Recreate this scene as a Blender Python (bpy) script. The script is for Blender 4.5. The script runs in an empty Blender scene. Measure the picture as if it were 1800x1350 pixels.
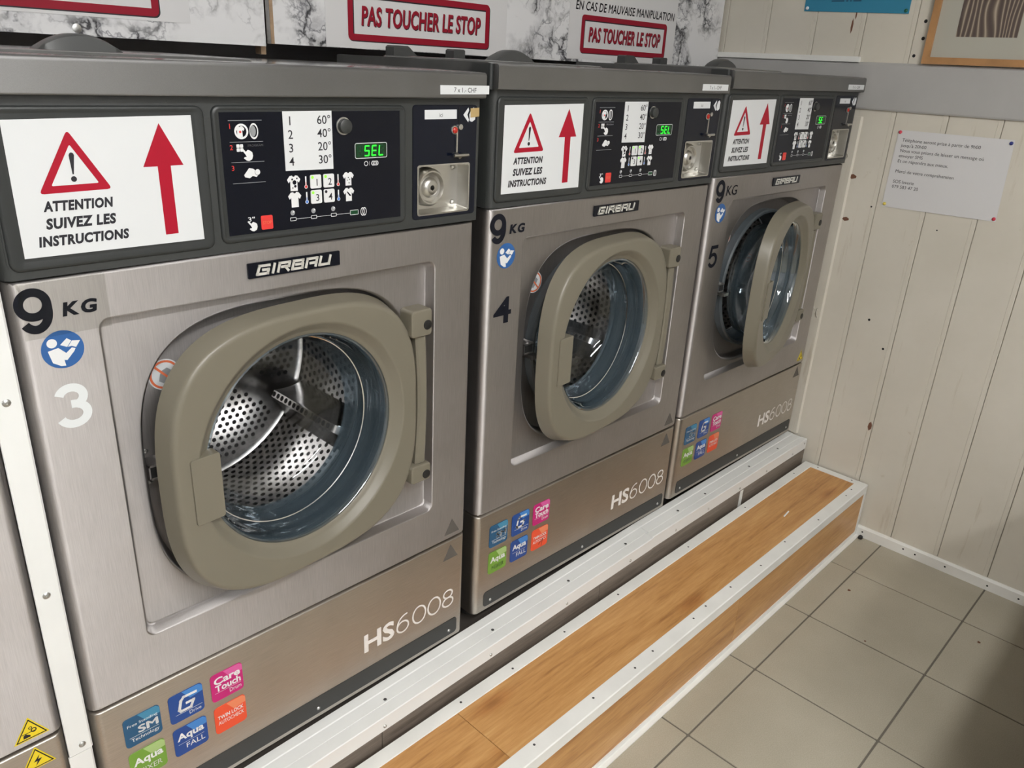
import bpy, math, random
from mathutils import Vector, Matrix
import numpy as np
random.seed(7)
PI = math.pi
SC = bpy.context.scene
COL = SC.collection
Z0 = 0.25            # floor is z = 0; washing machine bottoms stand about 0.25 above it

# ------------------------------------------------------------------ camera
def make_camera():
    f, cx, cy, cz, yaw, pitch, roll = 1377.281, -0.20649, -0.943502, 1.08405 + Z0, 0.8141116, -0.3891833, -0.0535792
    d = np.array([math.sin(yaw) * math.cos(pitch), math.cos(yaw) * math.cos(pitch), math.sin(pitch)])
    r = np.cross(d, [0, 0, 1]); r /= np.linalg.norm(r); u = np.cross(r, d)
    R = np.array([r, u, -d]); c, s = math.cos(roll), math.sin(roll)
    R = np.array([[c, -s, 0], [s, c, 0], [0, 0, 1]]) @ R
    cam = bpy.data.cameras.new('camera'); o = bpy.data.objects.new('camera', cam); COL.objects.link(o)
    cam.sensor_fit = 'HORIZONTAL'; cam.sensor_width = 36.0; cam.lens = 36.0 * f / 1800.0
    cam.clip_start = 0.02; cam.clip_end = 50
    m = Matrix([list(R.T[0]) + [cx], list(R.T[1]) + [cy], list(R.T[2]) + [cz], [0, 0, 0, 1]])
    o.matrix_world = m
    SC.camera = o
make_camera()

# ------------------------------------------------------------------ world, exposure
w = bpy.data.worlds.new('world'); SC.world = w; w.use_nodes = True
w.node_tree.nodes['Background'].inputs[0].default_value = (0.9, 0.95, 1.0, 1)
w.node_tree.nodes['Background'].inputs[1].default_value = 0.15
SC.view_settings.view_transform = 'Standard'
SC.view_settings.look = 'None'
SC.view_settings.exposure = 0.05
SC.view_settings.gamma = 1.0
SC.view_settings.use_curve_mapping = False
LAMP_POWER = 47.0          # emission strength of the ceiling tubes
LAMPS = [(0.05, -1.60, 2.42), (-0.45, -2.6, 2.42)]   # centres of the ceiling tube fittings

# ------------------------------------------------------------------ materials
MATS = {}
def newmat(name):
    m = bpy.data.materials.new(name); m.use_nodes = True; MATS[name] = m
    return m, m.node_tree.nodes, m.node_tree.links, m.node_tree.nodes['Principled BSDF']
def plain(name, col, rough=0.5, metal=0.0, spec=0.5, emit=0.0, bump=0.0, bscale=200, var=0.0, vscale=6, coat=0.0):
    m, n, l, b = newmat(name)
    b.inputs['Base Color'].default_value = (*col, 1); b.inputs['Roughness'].default_value = rough
    b.inputs['Metallic'].default_value = metal; b.inputs['Specular IOR Level'].default_value = spec
    b.inputs['Coat Weight'].default_value = coat
    if emit:
        b.inputs['Emission Color'].default_value = (*col, 1); b.inputs['Emission Strength'].default_value = emit
    tc = n.new('ShaderNodeTexCoord')
    if bump:
        t = n.new('ShaderNodeTexNoise'); t.inputs['Scale'].default_value = bscale; t.inputs['Detail'].default_value = 3
        l.new(tc.outputs['Object'], t.inputs['Vector'])
        bp = n.new('ShaderNodeBump'); bp.inputs['Strength'].default_value = bump; bp.inputs['Distance'].default_value = 0.001
        l.new(t.outputs['Fac'], bp.inputs['Height']); l.new(bp.outputs['Normal'], b.inputs['Normal'])
    if var:
        t = n.new('ShaderNodeTexNoise'); t.inputs['Scale'].default_value = vscale; t.inputs['Detail'].default_value = 5
        l.new(tc.outputs['Object'], t.inputs['Vector'])
        r = n.new('ShaderNodeValToRGB')
        r.color_ramp.elements[0].position = 0.3; r.color_ramp.elements[1].position = 0.7
        r.color_ramp.elements[0].color = (*[c * (1 - var) for c in col], 1)
        r.color_ramp.elements[1].color = (*[min(1, c * (1 + var)) for c in col], 1)
        l.new(t.outputs['Fac'], r.inputs['Fac']); l.new(r.outputs['Color'], b.inputs['Base Color'])
    return m
def ramp(n, stops):
    r = n.new('ShaderNodeValToRGB'); cr = r.color_ramp
    while len(cr.elements) < len(stops): cr.elements.new(0.5)
    for e, (p, c) in zip(cr.elements, stops):
        e.position = p; e.color = (*c, 1) if len(c) == 3 else c
    return r
def mapping(n, l, scale=(1, 1, 1), rot=(0, 0, 0), loc=(0, 0, 0), out='Object'):
    tc = n.new('ShaderNodeTexCoord'); mp = n.new('ShaderNodeMapping')
    mp.inputs['Scale'].default_value = scale; mp.inputs['Rotation'].default_value = rot; mp.inputs['Location'].default_value = loc
    l.new(tc.outputs[out], mp.inputs['Vector']); return mp
def noise(n, l, vec, scale, detail=4, rough=0.5, dist=0.0):
    t = n.new('ShaderNodeTexNoise'); t.inputs['Scale'].default_value = scale; t.inputs['Detail'].default_value = detail
    t.inputs['Roughness'].default_value = rough; t.inputs['Distortion'].default_value = dist
    l.new(vec.outputs[0], t.inputs['Vector']); return t

def steel_mat(name, col, rough, scale, metal=1.0, bumps=0.06, aniso=0.0):
    m, n, l, b = newmat(name)
    if aniso:
        tg = n.new('ShaderNodeTangent'); tg.direction_type = 'RADIAL'; tg.axis = 'Z'
        l.new(tg.outputs[0], b.inputs['Tangent']); b.inputs['Anisotropic'].default_value = aniso; b.inputs['Anisotropic Rotation'].default_value = 0.25
    b.inputs['Metallic'].default_value = metal
    mp = mapping(n, l, scale); t = noise(n, l, mp, 1.0, 4, 0.6)
    r = ramp(n, [(0.25, [c * 0.86 for c in col]), (0.75, [min(1, c * 1.1) for c in col])])
    l.new(t.outputs['Fac'], r.inputs['Fac'])
    mp2 = mapping(n, l, (1, 1, 1)); t2 = noise(n, l, mp2, 5.0, 4, 0.6)
    mx = n.new('ShaderNodeMix'); mx.data_type = 'RGBA'; mx.blend_type = 'MULTIPLY'; mx.inputs[0].default_value = 1.0
    r2 = ramp(n, [(0.3, (0.88, 0.87, 0.86)), (0.7, (1, 1, 1))]); l.new(t2.outputs['Fac'], r2.inputs['Fac'])
    l.new(r.outputs['Color'], mx.inputs[6]); l.new(r2.outputs['Color'], mx.inputs[7])
    l.new(mx.outputs[2], b.inputs['Base Color'])
    rr = n.new('ShaderNodeMapRange'); rr.inputs[3].default_value = rough - 0.05; rr.inputs[4].default_value = rough + 0.07
    l.new(t.outputs['Fac'], rr.inputs[0]); l.new(rr.outputs[0], b.inputs['Roughness'])
    bp = n.new('ShaderNodeBump'); bp.inputs['Strength'].default_value = bumps; bp.inputs['Distance'].default_value = 0.001
    l.new(t.outputs['Fac'], bp.inputs['Height']); l.new(bp.outputs['Normal'], b.inputs['Normal'])
    return m
steel_mat('steel', (0.57, 0.548, 0.543), 0.58, (900, 900, 25), aniso=0.75)
steel_mat('steel_low', (0.54, 0.505, 0.46), 0.40, (25, 900, 900), aniso=0.45)
steel_mat('drum_steel', (0.80, 0.79, 0.79), 0.20, (40, 40, 40), bumps=0.02)
plain('badge_metal', (0.72, 0.71, 0.66), 0.35, 0.3)
plain('chrome', (0.75, 0.75, 0.74), 0.18, 1.0)
plain('coin_steel', (0.62, 0.61, 0.58), 0.3, 1.0, bump=0.15, bscale=300)
plain('screw_steel', (0.55, 0.55, 0.54), 0.35, 1.0)
plain('screw_dark', (0.05, 0.05, 0.05), 0.5)
plain('panel_plastic', (0.036, 0.039, 0.038), 0.42, bump=0.15, bscale=900)
plain('frame_plastic', (0.028, 0.031, 0.031), 0.38, bump=0.1, bscale=900)
plain('strip_plastic', (0.035, 0.036, 0.035), 0.5, bump=0.1, bscale=700)
steel_mat('lid_paint', (0.27, 0.27, 0.272), 0.50, (2500, 2500, 2500), metal=0.8, bumps=0.02, aniso=0.8)
plain('lid_top', (0.10, 0.10, 0.098), 0.16, var=0.12, vscale=14)
plain('cover_plastic', (0.05, 0.052, 0.052), 0.4)
plain('overlay_black', (0.004, 0.005, 0.010), 0.22, spec=0.25)
plain('coin_navy', (0.003, 0.005, 0.013), 0.15, spec=0.3)
plain('door_taupe', (0.185, 0.168, 0.128), 0.34, bump=0.12, bscale=1200)
plain('rubber_black', (0.012, 0.012, 0.012), 0.45)
plain('gasket_grey', (0.07, 0.085, 0.095), 0.35)
plain('tub_dark', (0.01, 0.01, 0.011), 0.6)
plain('body_grey', (0.12, 0.12, 0.12), 0.5)
plain('white_metal', (0.80, 0.81, 0.80), 0.35, var=0.03, vscale=9)
plain('white_strip', (0.82, 0.82, 0.79), 0.4, var=0.05, vscale=12)
plain('paper', (0.67, 0.665, 0.67), 0.6)
plain('sticker_white', (0.70, 0.72, 0.735), 0.35)
plain('ink_black', (0.012, 0.012, 0.018), 0.5)
plain('ink_red', (0.38, 0.004, 0.022), 0.45, spec=0.3)
plain('sign_red', (0.28, 0.004, 0.020), 0.5, spec=0.3)
plain('icon_white', (0.75, 0.76, 0.77), 0.4)
plain('icon_grey', (0.28, 0.29, 0.30), 0.4)
plain('icon_red', (0.70, 0.04, 0.035), 0.4)
plain('icon_orange', (0.75, 0.18, 0.08), 0.4)
plain('icon_blue', (0.06, 0.20, 0.62), 0.4)
plain('led_green', (0.02, 1.0, 0.03), 0.4, emit=1.6)
plain('led_spot', (0.25, 0.85, 0.05), 0.4, emit=0.5)
plain('led_dim', (0.003, 0.055, 0.018), 0.3)
plain('led_bg', (0.002, 0.03, 0.008), 0.2)
plain('num_black', (0.006, 0.007, 0.013), 0.6, spec=0.2)
plain('num_white', (0.72, 0.75, 0.76), 0.5)
plain('mandatory_blue', (0.025, 0.11, 0.33), 0.4)
plain('model_print', (0.80, 0.77, 0.74), 0.45)
plain('st_teal', (0.010, 0.085, 0.19), 0.3); plain('st_teal_hi', (0.05, 0.24, 0.40), 0.3)
plain('st_blue', (0.008, 0.06, 0.27), 0.3); plain('st_blue_hi', (0.05, 0.22, 0.58), 0.3)
plain('st_pink', (0.52, 0.012, 0.17), 0.3); plain('st_pink_hi', (0.66, 0.10, 0.33), 0.3)
plain('st_orange', (0.78, 0.085, 0.035), 0.3); plain('st_orange_hi', (0.80, 0.24, 0.12), 0.3)
plain('st_green', (0.16, 0.33, 0.045), 0.3); plain('st_green_hi', (0.36, 0.52, 0.20), 0.3)
plain('warn_yellow', (0.80, 0.62, 0.02), 0.4)
plain('residue', (0.10, 0.09, 0.08), 0.7)
plain('tape_tan', (0.45, 0.32, 0.14), 0.5)
plain('red_lens', (0.45, 0.03, 0.02), 0.15)
plain('foot_rubber', (0.03, 0.028, 0.026), 0.8, bump=0.5, bscale=80)
plain('plinth_core', (0.05, 0.042, 0.036), 0.9)
plain('grey_beam', (0.415, 0.41, 0.40), 0.5, var=0.04, vscale=8)
plain('ceiling_white', (0.7, 0.7, 0.68), 0.8)
plain('room_wall', (0.66, 0.66, 0.67), 0.8)
plain('grout', (0.16, 0.145, 0.12), 0.9, bump=0.4, bscale=300)
plain('pin_red', (0.55, 0.04, 0.07), 0.3); plain('pin_blue', (0.02, 0.03, 0.20), 0.3)
plain('pin_yellow', (0.75, 0.60, 0.12), 0.3); plain('pin_white', (0.8, 0.8, 0.85), 0.3); plain('pin_green', (0.01, 0.13, 0.07), 0.3)
plain('poster_blue', (0.028, 0.22, 0.36), 0.6)
plain('poster_ink', (0.01, 0.07, 0.13), 0.6)
plain('frame_wood', (0.42, 0.22, 0.09), 0.5, var=0.15, vscale=20)
plain('mat_board', (0.43, 0.42, 0.36), 0.7)
plain('cracked_brown', (0.16, 0.07, 0.04), 0.8)
plain('hole_black', (0.01, 0.01, 0.01), 0.9)
plain('thread', (0.65, 0.62, 0.55), 0.7)
plain('chip_wood', (0.35, 0.24, 0.15), 0.8, var=0.2, vscale=60)
plain('shadow_block_brown', (0.05, 0.035, 0.025), 0.5, var=0.2)
plain('lamp_housing', (0.75, 0.75, 0.75), 0.5)

def lamp_mat():
    m, n, l, b = newmat('lamp_glow')
    b.inputs['Base Color'].default_value = (1, 1, 1, 1)
    b.inputs['Emission Color'].default_value = (1.0, 0.99, 0.97, 1)
    b.inputs['Emission Strength'].default_value = LAMP_POWER
lamp_mat()

def glass_mat(name, tint, refl=1.0, body=0.0, bodycol=(0.1, 0.15, 0.2)):
    m, n, l, b = newmat(name)
    n.remove(b)
    out = n['Material Output']
    tr = n.new('ShaderNodeBsdfTransparent'); tr.inputs[0].default_value = (*tint, 1)
    gl = n.new('ShaderNodeBsdfGlossy'); gl.inputs['Roughness'].default_value = 0.02; gl.inputs[0].default_value = (0.95, 0.98, 1, 1)
    lw = n.new('ShaderNodeLayerWeight'); lw.inputs[0].default_value = 0.5
    pw = n.new('ShaderNodeMath'); pw.operation = 'POWER'; pw.inputs[1].default_value = 4.0; l.new(lw.outputs['Facing'], pw.inputs[0])
    fr = n.new('ShaderNodeMath'); fr.operation = 'MULTIPLY_ADD'; fr.inputs[1].default_value = 0.9; fr.inputs[2].default_value = 0.045; l.new(pw.outputs[0], fr.inputs[0])
    mul = n.new('ShaderNodeMath'); mul.operation = 'MULTIPLY'; mul.use_clamp = True; mul.inputs[1].default_value = refl
    l.new(fr.outputs[0], mul.inputs[0])
    mx = n.new('ShaderNodeMixShader'); l.new(mul.outputs[0], mx.inputs[0]); l.new(tr.outputs[0], mx.inputs[1]); l.new(gl.outputs[0], mx.inputs[2])
    last = mx
    if body:
        df = n.new('ShaderNodeBsdfDiffuse'); df.inputs[0].default_value = (*bodycol, 1)
        m2 = n.new('ShaderNodeMixShader'); m2.inputs[0].default_value = body
        l.new(tr.outputs[0], m2.inputs[1]); l.new(df.outputs[0], m2.inputs[2])
        l.new(m2.outputs[0], mx.inputs[1])
    l.new(last.outputs[0], out.inputs[0])
glass_mat('glass_clear', (0.97, 0.98, 0.985), 1.0)
glass_mat('glass_rim', (0.70, 0.77, 0.82), 2.6, 0.30, (0.10, 0.135, 0.16))

glass_mat('tape_clear', (0.94, 0.94, 0.93), 0.12)

def wood_mat(name, cols, axis_scale, knots=True, rough=0.38, seed=0.0):
    m, n, l, b = newmat(name)
    oi = n.new('ShaderNodeObjectInfo')
    mp = mapping(n, l, axis_scale)
    add = n.new('ShaderNodeVectorMath'); add.operation = 'ADD'; l.new(mp.outputs[0], add.inputs[0])
    cb = n.new('ShaderNodeCombineXYZ'); mu = n.new('ShaderNodeMath'); mu.operation = 'MULTIPLY'; mu.inputs[1].default_value = 40
    l.new(oi.outputs['Random'], mu.inputs[0])
    for i in range(3): l.new(mu.outputs[0], cb.inputs[i])
    l.new(cb.outputs[0], add.inputs[1])
    t = noise(n, l, add, 1.0, 5, 0.6, 0.9)
    t2 = noise(n, l, add, 7.0, 3, 0.6, 0.2)
    mixv = n.new('ShaderNodeMath'); mixv.operation = 'MULTIPLY_ADD'; mixv.inputs[1].default_value = 0.35
    l.new(t2.outputs['Fac'], mixv.inputs[0])
    sc = n.new('ShaderNodeMath'); sc.operation = 'MULTIPLY'; sc.inputs[1].default_value = 0.65
    l.new(t.outputs['Fac'], sc.inputs[0]); l.new(sc.outputs[0], mixv.inputs[2])
    r = ramp(n, [(0.30, cols[0]), (0.45, cols[1]), (0.57, cols[2]), (0.72, cols[3])])
    l.new(mixv.outputs[0], r.inputs['Fac'])
    last = r.outputs['Color']
    if knots:
        mpk = mapping(n, l, (3.0, 9.0, 9.0)); v = n.new('ShaderNodeTexVoronoi'); v.inputs['Scale'].default_value = 1.0
        l.new(mpk.outputs[0], v.inputs['Vector'])
        rk = ramp(n, [(0.02, (0.35, 0.2, 0.12)), (0.10, (0.8, 0.65, 0.55)), (0.2, (1, 1, 1))]); l.new(v.outputs['Distance'], rk.inputs['Fac'])
        mx = n.new('ShaderNodeMix'); mx.data_type = 'RGBA'; mx.blend_type = 'MULTIPLY'; mx.inputs[0].default_value = 0.7
        l.new(last, mx.inputs[6]); l.new(rk.outputs['Color'], mx.inputs[7]); last = mx.outputs[2]
    l.new(last, b.inputs['Base Color']); b.inputs['Roughness'].default_value = rough
wood_mat('oak_laminate', [(0.27, 0.110, 0.034), (0.49, 0.245, 0.080), (0.585, 0.315, 0.115), (0.67, 0.41, 0.175)], (2.2, 26, 26))
wood_mat('grey_laminate', [(0.085, 0.068, 0.052), (0.155, 0.125, 0.10), (0.20, 0.165, 0.135), (0.25, 0.21, 0.175)], (5, 90, 90), knots=False)

def marble_mat():
    m, n, l, b = newmat('marble_film')
    mp = mapping(n, l, (1, 1, 1))
    wob = noise(n, l, mp, 9.0, 5, 0.65)
    off = n.new('ShaderNodeVectorMath'); off.operation = 'MULTIPLY_ADD'; off.inputs[1].default_value = (0.16, 0.16, 0.16)
    l.new(wob.outputs['Color'], off.inputs[0]); l.new(mp.outputs[0], off.inputs[2])
    def cracks(scale, stops):
        v = n.new('ShaderNodeTexVoronoi'); v.feature = 'DISTANCE_TO_EDGE'; v.inputs['Scale'].default_value = scale
        l.new(off.outputs[0], v.inputs['Vector']); r = ramp(n, stops); l.new(v.outputs['Distance'], r.inputs['Fac']); return r
    c1 = cracks(11.0, [(0.0, (0.03, 0.03, 0.035)), (0.018, (0.16, 0.16, 0.17)), (0.05, (0.66, 0.66, 0.67)), (0.14, (1, 1, 1))])
    c2 = cracks(24.0, [(0.0, (0.25, 0.25, 0.27)), (0.03, (0.62, 0.62, 0.64)), (0.09, (1, 1, 1))])
    cl = noise(n, l, off, 10.0, 5, 0.6, 0.4); rc = ramp(n, [(0.32, (0.50, 0.50, 0.52)), (0.52, (1, 1, 1))]); l.new(cl.outputs['Fac'], rc.inputs['Fac'])
    mk = noise(n, l, mp, 6.0, 4, 0.55, 0.3); rm = ramp(n, [(0.43, (0, 0, 0)), (0.55, (1, 1, 1))]); l.new(mk.outputs['Fac'], rm.inputs['Fac'])
    def mul(a, bb):
        x = n.new('ShaderNodeMix'); x.data_type = 'RGBA'; x.blend_type = 'MULTIPLY'; x.inputs[0].default_value = 1
        l.new(a, x.inputs[6]); l.new(bb, x.inputs[7]); return x.outputs[2]
    veins = mul(mul(c1.outputs['Color'], c2.outputs['Color']), rc.outputs['Color'])
    mx = n.new('ShaderNodeMix'); mx.data_type = 'RGBA'; l.new(rm.outputs['Color'], mx.inputs[0]); mx.inputs[6].default_value = (1, 1, 1, 1); l.new(veins, mx.inputs[7])
    base = n.new('ShaderNodeMix'); base.data_type = 'RGBA'; base.blend_type = 'MULTIPLY'; base.inputs[0].default_value = 1; base.inputs[7].default_value = (0.74, 0.74, 0.75, 1)
    l.new(mx.outputs[2], base.inputs[6]); l.new(base.outputs[2], b.inputs['Base Color']); b.inputs['Roughness'].default_value = 0.4
marble_mat()

def plank_mat():
    m, n, l, b = newmat('wall_paint')
    mp = mapping(n, l, (1, 1, 1)); t = noise(n, l, mp, 3.0, 5, 0.6)
    r = ramp(n, [(0.3, (0.60, 0.565, 0.485)), (0.7, (0.67, 0.634, 0.555))]); l.new(t.outputs['Fac'], r.inputs['Fac'])
    # grubby runs and scuffs with a shape of their own
    mps = mapping(n, l, (20, 42, 3.5)); ts = noise(n, l, mps, 1.0, 5, 0.7)
    rs = ramp(n, [(0.62, (1, 1, 1)), (0.74, (0.80, 0.76, 0.70))]); l.new(ts.outputs['Fac'], rs.inputs['Fac'])
    mx = n.new('ShaderNodeMix'); mx.data_type = 'RGBA'; mx.blend_type = 'MULTIPLY'; mx.inputs[0].default_value = 0.8
    l.new(r.outputs['Color'], mx.inputs[6]); l.new(rs.outputs['Color'], mx.inputs[7])
    mpd = mapping(n, l, (1, 9, 9)); td = noise(n, l, mpd, 2.2, 6, 0.7)
    rd = ramp(n, [(0.66, (1, 1, 1)), (0.76, (0.70, 0.64, 0.52))]); l.new(td.outputs['Fac'], rd.inputs['Fac'])
    mx2 = n.new('ShaderNodeMix'); mx2.data_type = 'RGBA'; mx2.blend_type = 'MULTIPLY'; mx2.inputs[0].default_value = 0.7
    l.new(mx.outputs[2], mx2.inputs[6]); l.new(rd.outputs['Color'], mx2.inputs[7])
    l.new(mx2.outputs[2], b.inputs['Base Color']); b.inputs['Roughness'].default_value = 0.55
    t2 = noise(n, l, mp, 400, 2); bp = n.new('ShaderNodeBump'); bp.inputs['Strength'].default_value = 0.08; bp.inputs['Distance'].default_value = 0.001
    l.new(t2.outputs['Fac'], bp.inputs['Height']); l.new(bp.outputs['Normal'], b.inputs['Normal'])
plank_mat()

def tile_mat():
    m, n, l, b = newmat('floor_tile')
    tc = n.new('ShaderNodeTexCoord'); oi = n.new('ShaderNodeObjectInfo')
    ad = n.new('ShaderNodeVectorMath'); ad.operation = 'ADD'; l.new(tc.outputs['Object'], ad.inputs[0]); l.new(oi.outputs['Location'], ad.inputs[1])
    t = noise(n, l, ad, 420, 3, 0.7); t2 = noise(n, l, ad, 3.0, 5, 0.6)
    r = ramp(n, [(0.32, (0.40, 0.368, 0.29)), (0.68, (0.49, 0.455, 0.365))]); l.new(t.outputs['Fac'], r.inputs['Fac'])
    r2 = ramp(n, [(0.3, (0.88, 0.87, 0.85)), (0.7, (1.04, 1.04, 1.04))]); l.new(t2.outputs['Fac'], r2.inputs['Fac'])
    mx = n.new('ShaderNodeMix'); mx.data_type = 'RGBA'; mx.blend_type = 'MULTIPLY'; mx.inputs[0].default_value = 1
    l.new(r.outputs['Color'], mx.inputs[6]); l.new(r2.outputs['Color'], mx.inputs[7]); l.new(mx.outputs[2], b.inputs['Base Color'])
    b.inputs['Roughness'].default_value = 0.55
tile_mat()

def sand_mat():
    m, n, l, b = newmat('sand_photo')
    mp = mapping(n, l, (1, 1, 0.38)); wv = n.new('ShaderNodeTexWave'); wv.wave_type = 'BANDS'; wv.bands_direction = 'Y'
    wv.inputs['Scale'].default_value = 26; wv.inputs['Distortion'].default_value = 16; wv.inputs['Detail'].default_value = 1.0; wv.inputs['Detail Scale'].default_value = 0.55
    l.new(mp.outputs[0], wv.inputs['Vector'])
    r = ramp(n, [(0.0, (0.085, 0.062, 0.055)), (0.6, (0.125, 0.095, 0.075)), (0.9, (0.24, 0.19, 0.145)), (1.0, (0.42, 0.35, 0.27))])
    l.new(wv.outputs['Fac'], r.inputs['Fac']); l.new(r.outputs['Color'], b.inputs['Base Color']); b.inputs['Roughness'].default_value = 0.5
sand_mat()

# ------------------------------------------------------------------ mesh building
def FRONT(a, b, d=0.0): return (a, -d, b)                 # plane facing -y
def make_wall_frame(xw): return lambda a, b, d=0.0: (xw - d, -a, b)   # plane facing -x: right is -y

_text_cache = {}
def text_geom(s, bold=0.0, shear=0.0, space=1.0):
    k = (s, bold, shear, space)
    if k in _text_cache: return _text_cache[k]
    cu = bpy.data.curves.new('t', 'FONT'); cu.body = s; cu.size = 1; cu.offset = bold; cu.shear = shear
    cu.space_character = space; cu.resolution_u = 3; cu.fill_mode = 'FRONT'
    o = bpy.data.objects.new('t', cu); COL.objects.link(o)
    dg = bpy.context.evaluated_depsgraph_get(); e = o.evaluated_get(dg); me = e.to_mesh()
    v = [(p.co.x, p.co.y) for p in me.vertices]; f = [tuple(p.vertices) for p in me.polygons]
    e.to_mesh_clear(); bpy.data.objects.remove(o); bpy.data.curves.remove(cu)
    _text_cache[k] = (v, f); return v, f

class MB:
    def __init__(s, frame=FRONT): s.v = []; s.f = []; s.m = []; s.mats = []; s.F = frame
    def mi(s, name):
        if name not in s.mats: s.mats.append(name)
        return s.mats.index(name)
    def add(s, verts, faces, mat):
        b = len(s.v); s.v += [tuple(v) for v in verts]; i = s.mi(mat)
        for f in faces: s.f.append(tuple(b + k for k in f)); s.m.append(i)
    # ---- solids in object space
    def box(s, x0, x1, y0, y1, z0, z1, mat):
        v = [(x, y, z) for x in (x0, x1) for y in (y0, y1) for z in (z0, z1)]
        s.add(v, [(0, 1, 3, 2), (4, 6, 7, 5), (0, 4, 5, 1), (2, 3, 7, 6), (0, 2, 6, 4), (1, 5, 7, 3)], mat)
    def rings(s, rings, mat, closed=True, cap0=False, cap1=False, flip=False):
        n = len(rings[0]); v = [p for r in rings for p in r]; f = []
        for i in range(len(rings) - 1):
            for j in range(n if closed else n - 1):
                k = (j + 1) % n; q = (i * n + j, i * n + k, (i + 1) * n + k, (i + 1) * n + j)
                f.append(q[::-1] if flip else q)
        if cap0: f.append(tuple(range(n))[::-1] if not flip else tuple(range(n)))
        if cap1:
            b = (len(rings) - 1) * n; f.append(tuple(range(b, b + n)) if not flip else tuple(range(b, b + n))[::-1])
        s.add(v, f, mat)
    def lathe(s, prof, cu, cz, mat, n=64, flip=False):       # axis along y: prof = [(r, y)]
        s.rings([[(cu + r * math.cos(2 * PI * j / n), y, cz + r * math.sin(2 * PI * j / n)) for j in range(n)] for r, y in prof], mat, flip=flip)
    def cyl(s, p0, p1, r, mat, n=12, r1=None):
        p0, p1 = Vector(p0), Vector(p1); ax = (p1 - p0).normalized(); a = ax.orthogonal().normalized(); b = ax.cross(a)
        r1 = r if r1 is None else r1
        s.rings([[p + (a * math.cos(2 * PI * j / n) + b * math.sin(2 * PI * j / n)) * q for j in range(n)] for p, q in ((p0, r), (p1, r1))], mat, cap0=True, cap1=True)
    def tube(s, pts, r, mat, n=8):
        pts = [Vector(p) for p in pts]; rg = []
        for i, p in enumerate(pts):
            t = (pts[min(i + 1, len(pts) - 1)] - pts[max(i - 1, 0)]).normalized()
            a = t.cross(Vector((0.13, 0.27, 0.95))).normalized(); b = t.cross(a)
            rg.append([p + (a * math.cos(2 * PI * j / n) + b * math.sin(2 * PI * j / n)) * r for j in range(n)])
        s.rings(rg, mat, cap0=True, cap1=True)
    def rbox(s, a0, a1, b0, b1, d0, d1, r, mat, bev=0.002, seg=4):   # rounded slab in the frame, d1 towards the viewer
        o = rrect_pts(a0, a1, b0, b1, r, seg); rg = []
        for ins, d in ((0, d0), (0, d1 - bev), (bev * 0.3, d1 - bev * 0.3), (bev, d1)):
            q = rrect_pts(a0 + ins, a1 - ins, b0 + ins, b1 - ins, max(r - ins, 1e-4), seg)
            rg.append([s.F(x, y, d) for x, y in q])
        s.rings(rg, mat, cap0=True, cap1=True)
    # ---- flat drawing in the frame
    def poly(s, pts, d, mat): s.add([s.F(a, b, d) for a, b in pts], [tuple(range(len(pts)))], mat)
    def slab(s, pts, d0, d1, mat):
        n = len(pts); s.add([s.F(a, b, d0) for a, b in pts] + [s.F(a, b, d1) for a, b in pts],
            [tuple(range(n, 2 * n)), tuple(range(n))[::-1]] + [(i, (i + 1) % n, n + (i + 1) % n, n + i) for i in range(n)], mat)
    def rect(s, a0, a1, b0, b1, d, mat): s.poly([(a0, b0), (a1, b0), (a1, b1), (a0, b1)], d, mat)
    def rrect(s, a0, a1, b0, b1, r, d, mat, seg=4): s.poly(rrect_pts(a0, a1, b0, b1, r, seg), d, mat)
    def rframe(s, a0, a1, b0, b1, r, w, d, mat, seg=4):
        o = rrect_pts(a0, a1, b0, b1, r, seg); i = rrect_pts(a0 + w, a1 - w, b0 + w, b1 - w, max(r - w, 1e-4), seg)
        s.rings([[s.F(x, y, d) for x, y in o], [s.F(x, y, d) for x, y in i]], mat)
    def disc(s, a, b, r, d, mat, n=20, rb=None):
        rb = rb or r; s.poly([(a + r * math.cos(2 * PI * k / n), b + rb * math.sin(2 * PI * k / n)) for k in range(n)], d, mat)
    def annulus(s, a, b, r0, r1, d, mat, n=24, e=1.0):
        s.rings([[s.F(a + e * r * math.cos(2 * PI * k / n), b + r * math.sin(2 * PI * k / n), d) for k in range(n)] for r in (r1, r0)], mat)
    def stroke(s, pts, w, d, mat, d0=None):
        for (a, b), (c, e) in zip(pts[:-1], pts[1:]):
            L = math.hypot(c - a, e - b) or 1e-9; tx, ty = (c - a) / L, (e - b) / L; nx, ny = -ty, tx; h = w / 2
            q = [(a - tx * h + nx * -h, b - ty * h + ny * -h), (c + tx * h + nx * -h, e + ty * h + ny * -h), (c + tx * h + nx * h, e + ty * h + ny * h), (a - tx * h + nx * h, b - ty * h + ny * h)]
            if d0 is None: s.poly(q, d, mat)
            else: s.slab(q, d0, d, mat)
    def ribbon(s, pts, w, d, mat, closed=False):
        n = len(pts); L = []; Rr = []
        for i in range(n):
            p = pts[(i - 1) % n] if closed or i else pts[0]; q = pts[(i + 1) % n] if closed or i < n - 1 else pts[-1]
            tx, ty = q[0] - p[0], q[1] - p[1]; k = math.hypot(tx, ty) or 1e-9; nx, ny = -ty / k * w / 2, tx / k * w / 2
            L.append(s.F(pts[i][0] + nx, pts[i][1] + ny, d)); Rr.append(s.F(pts[i][0] - nx, pts[i][1] - ny, d))
        s.rings([L, Rr], mat, closed=closed)
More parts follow.
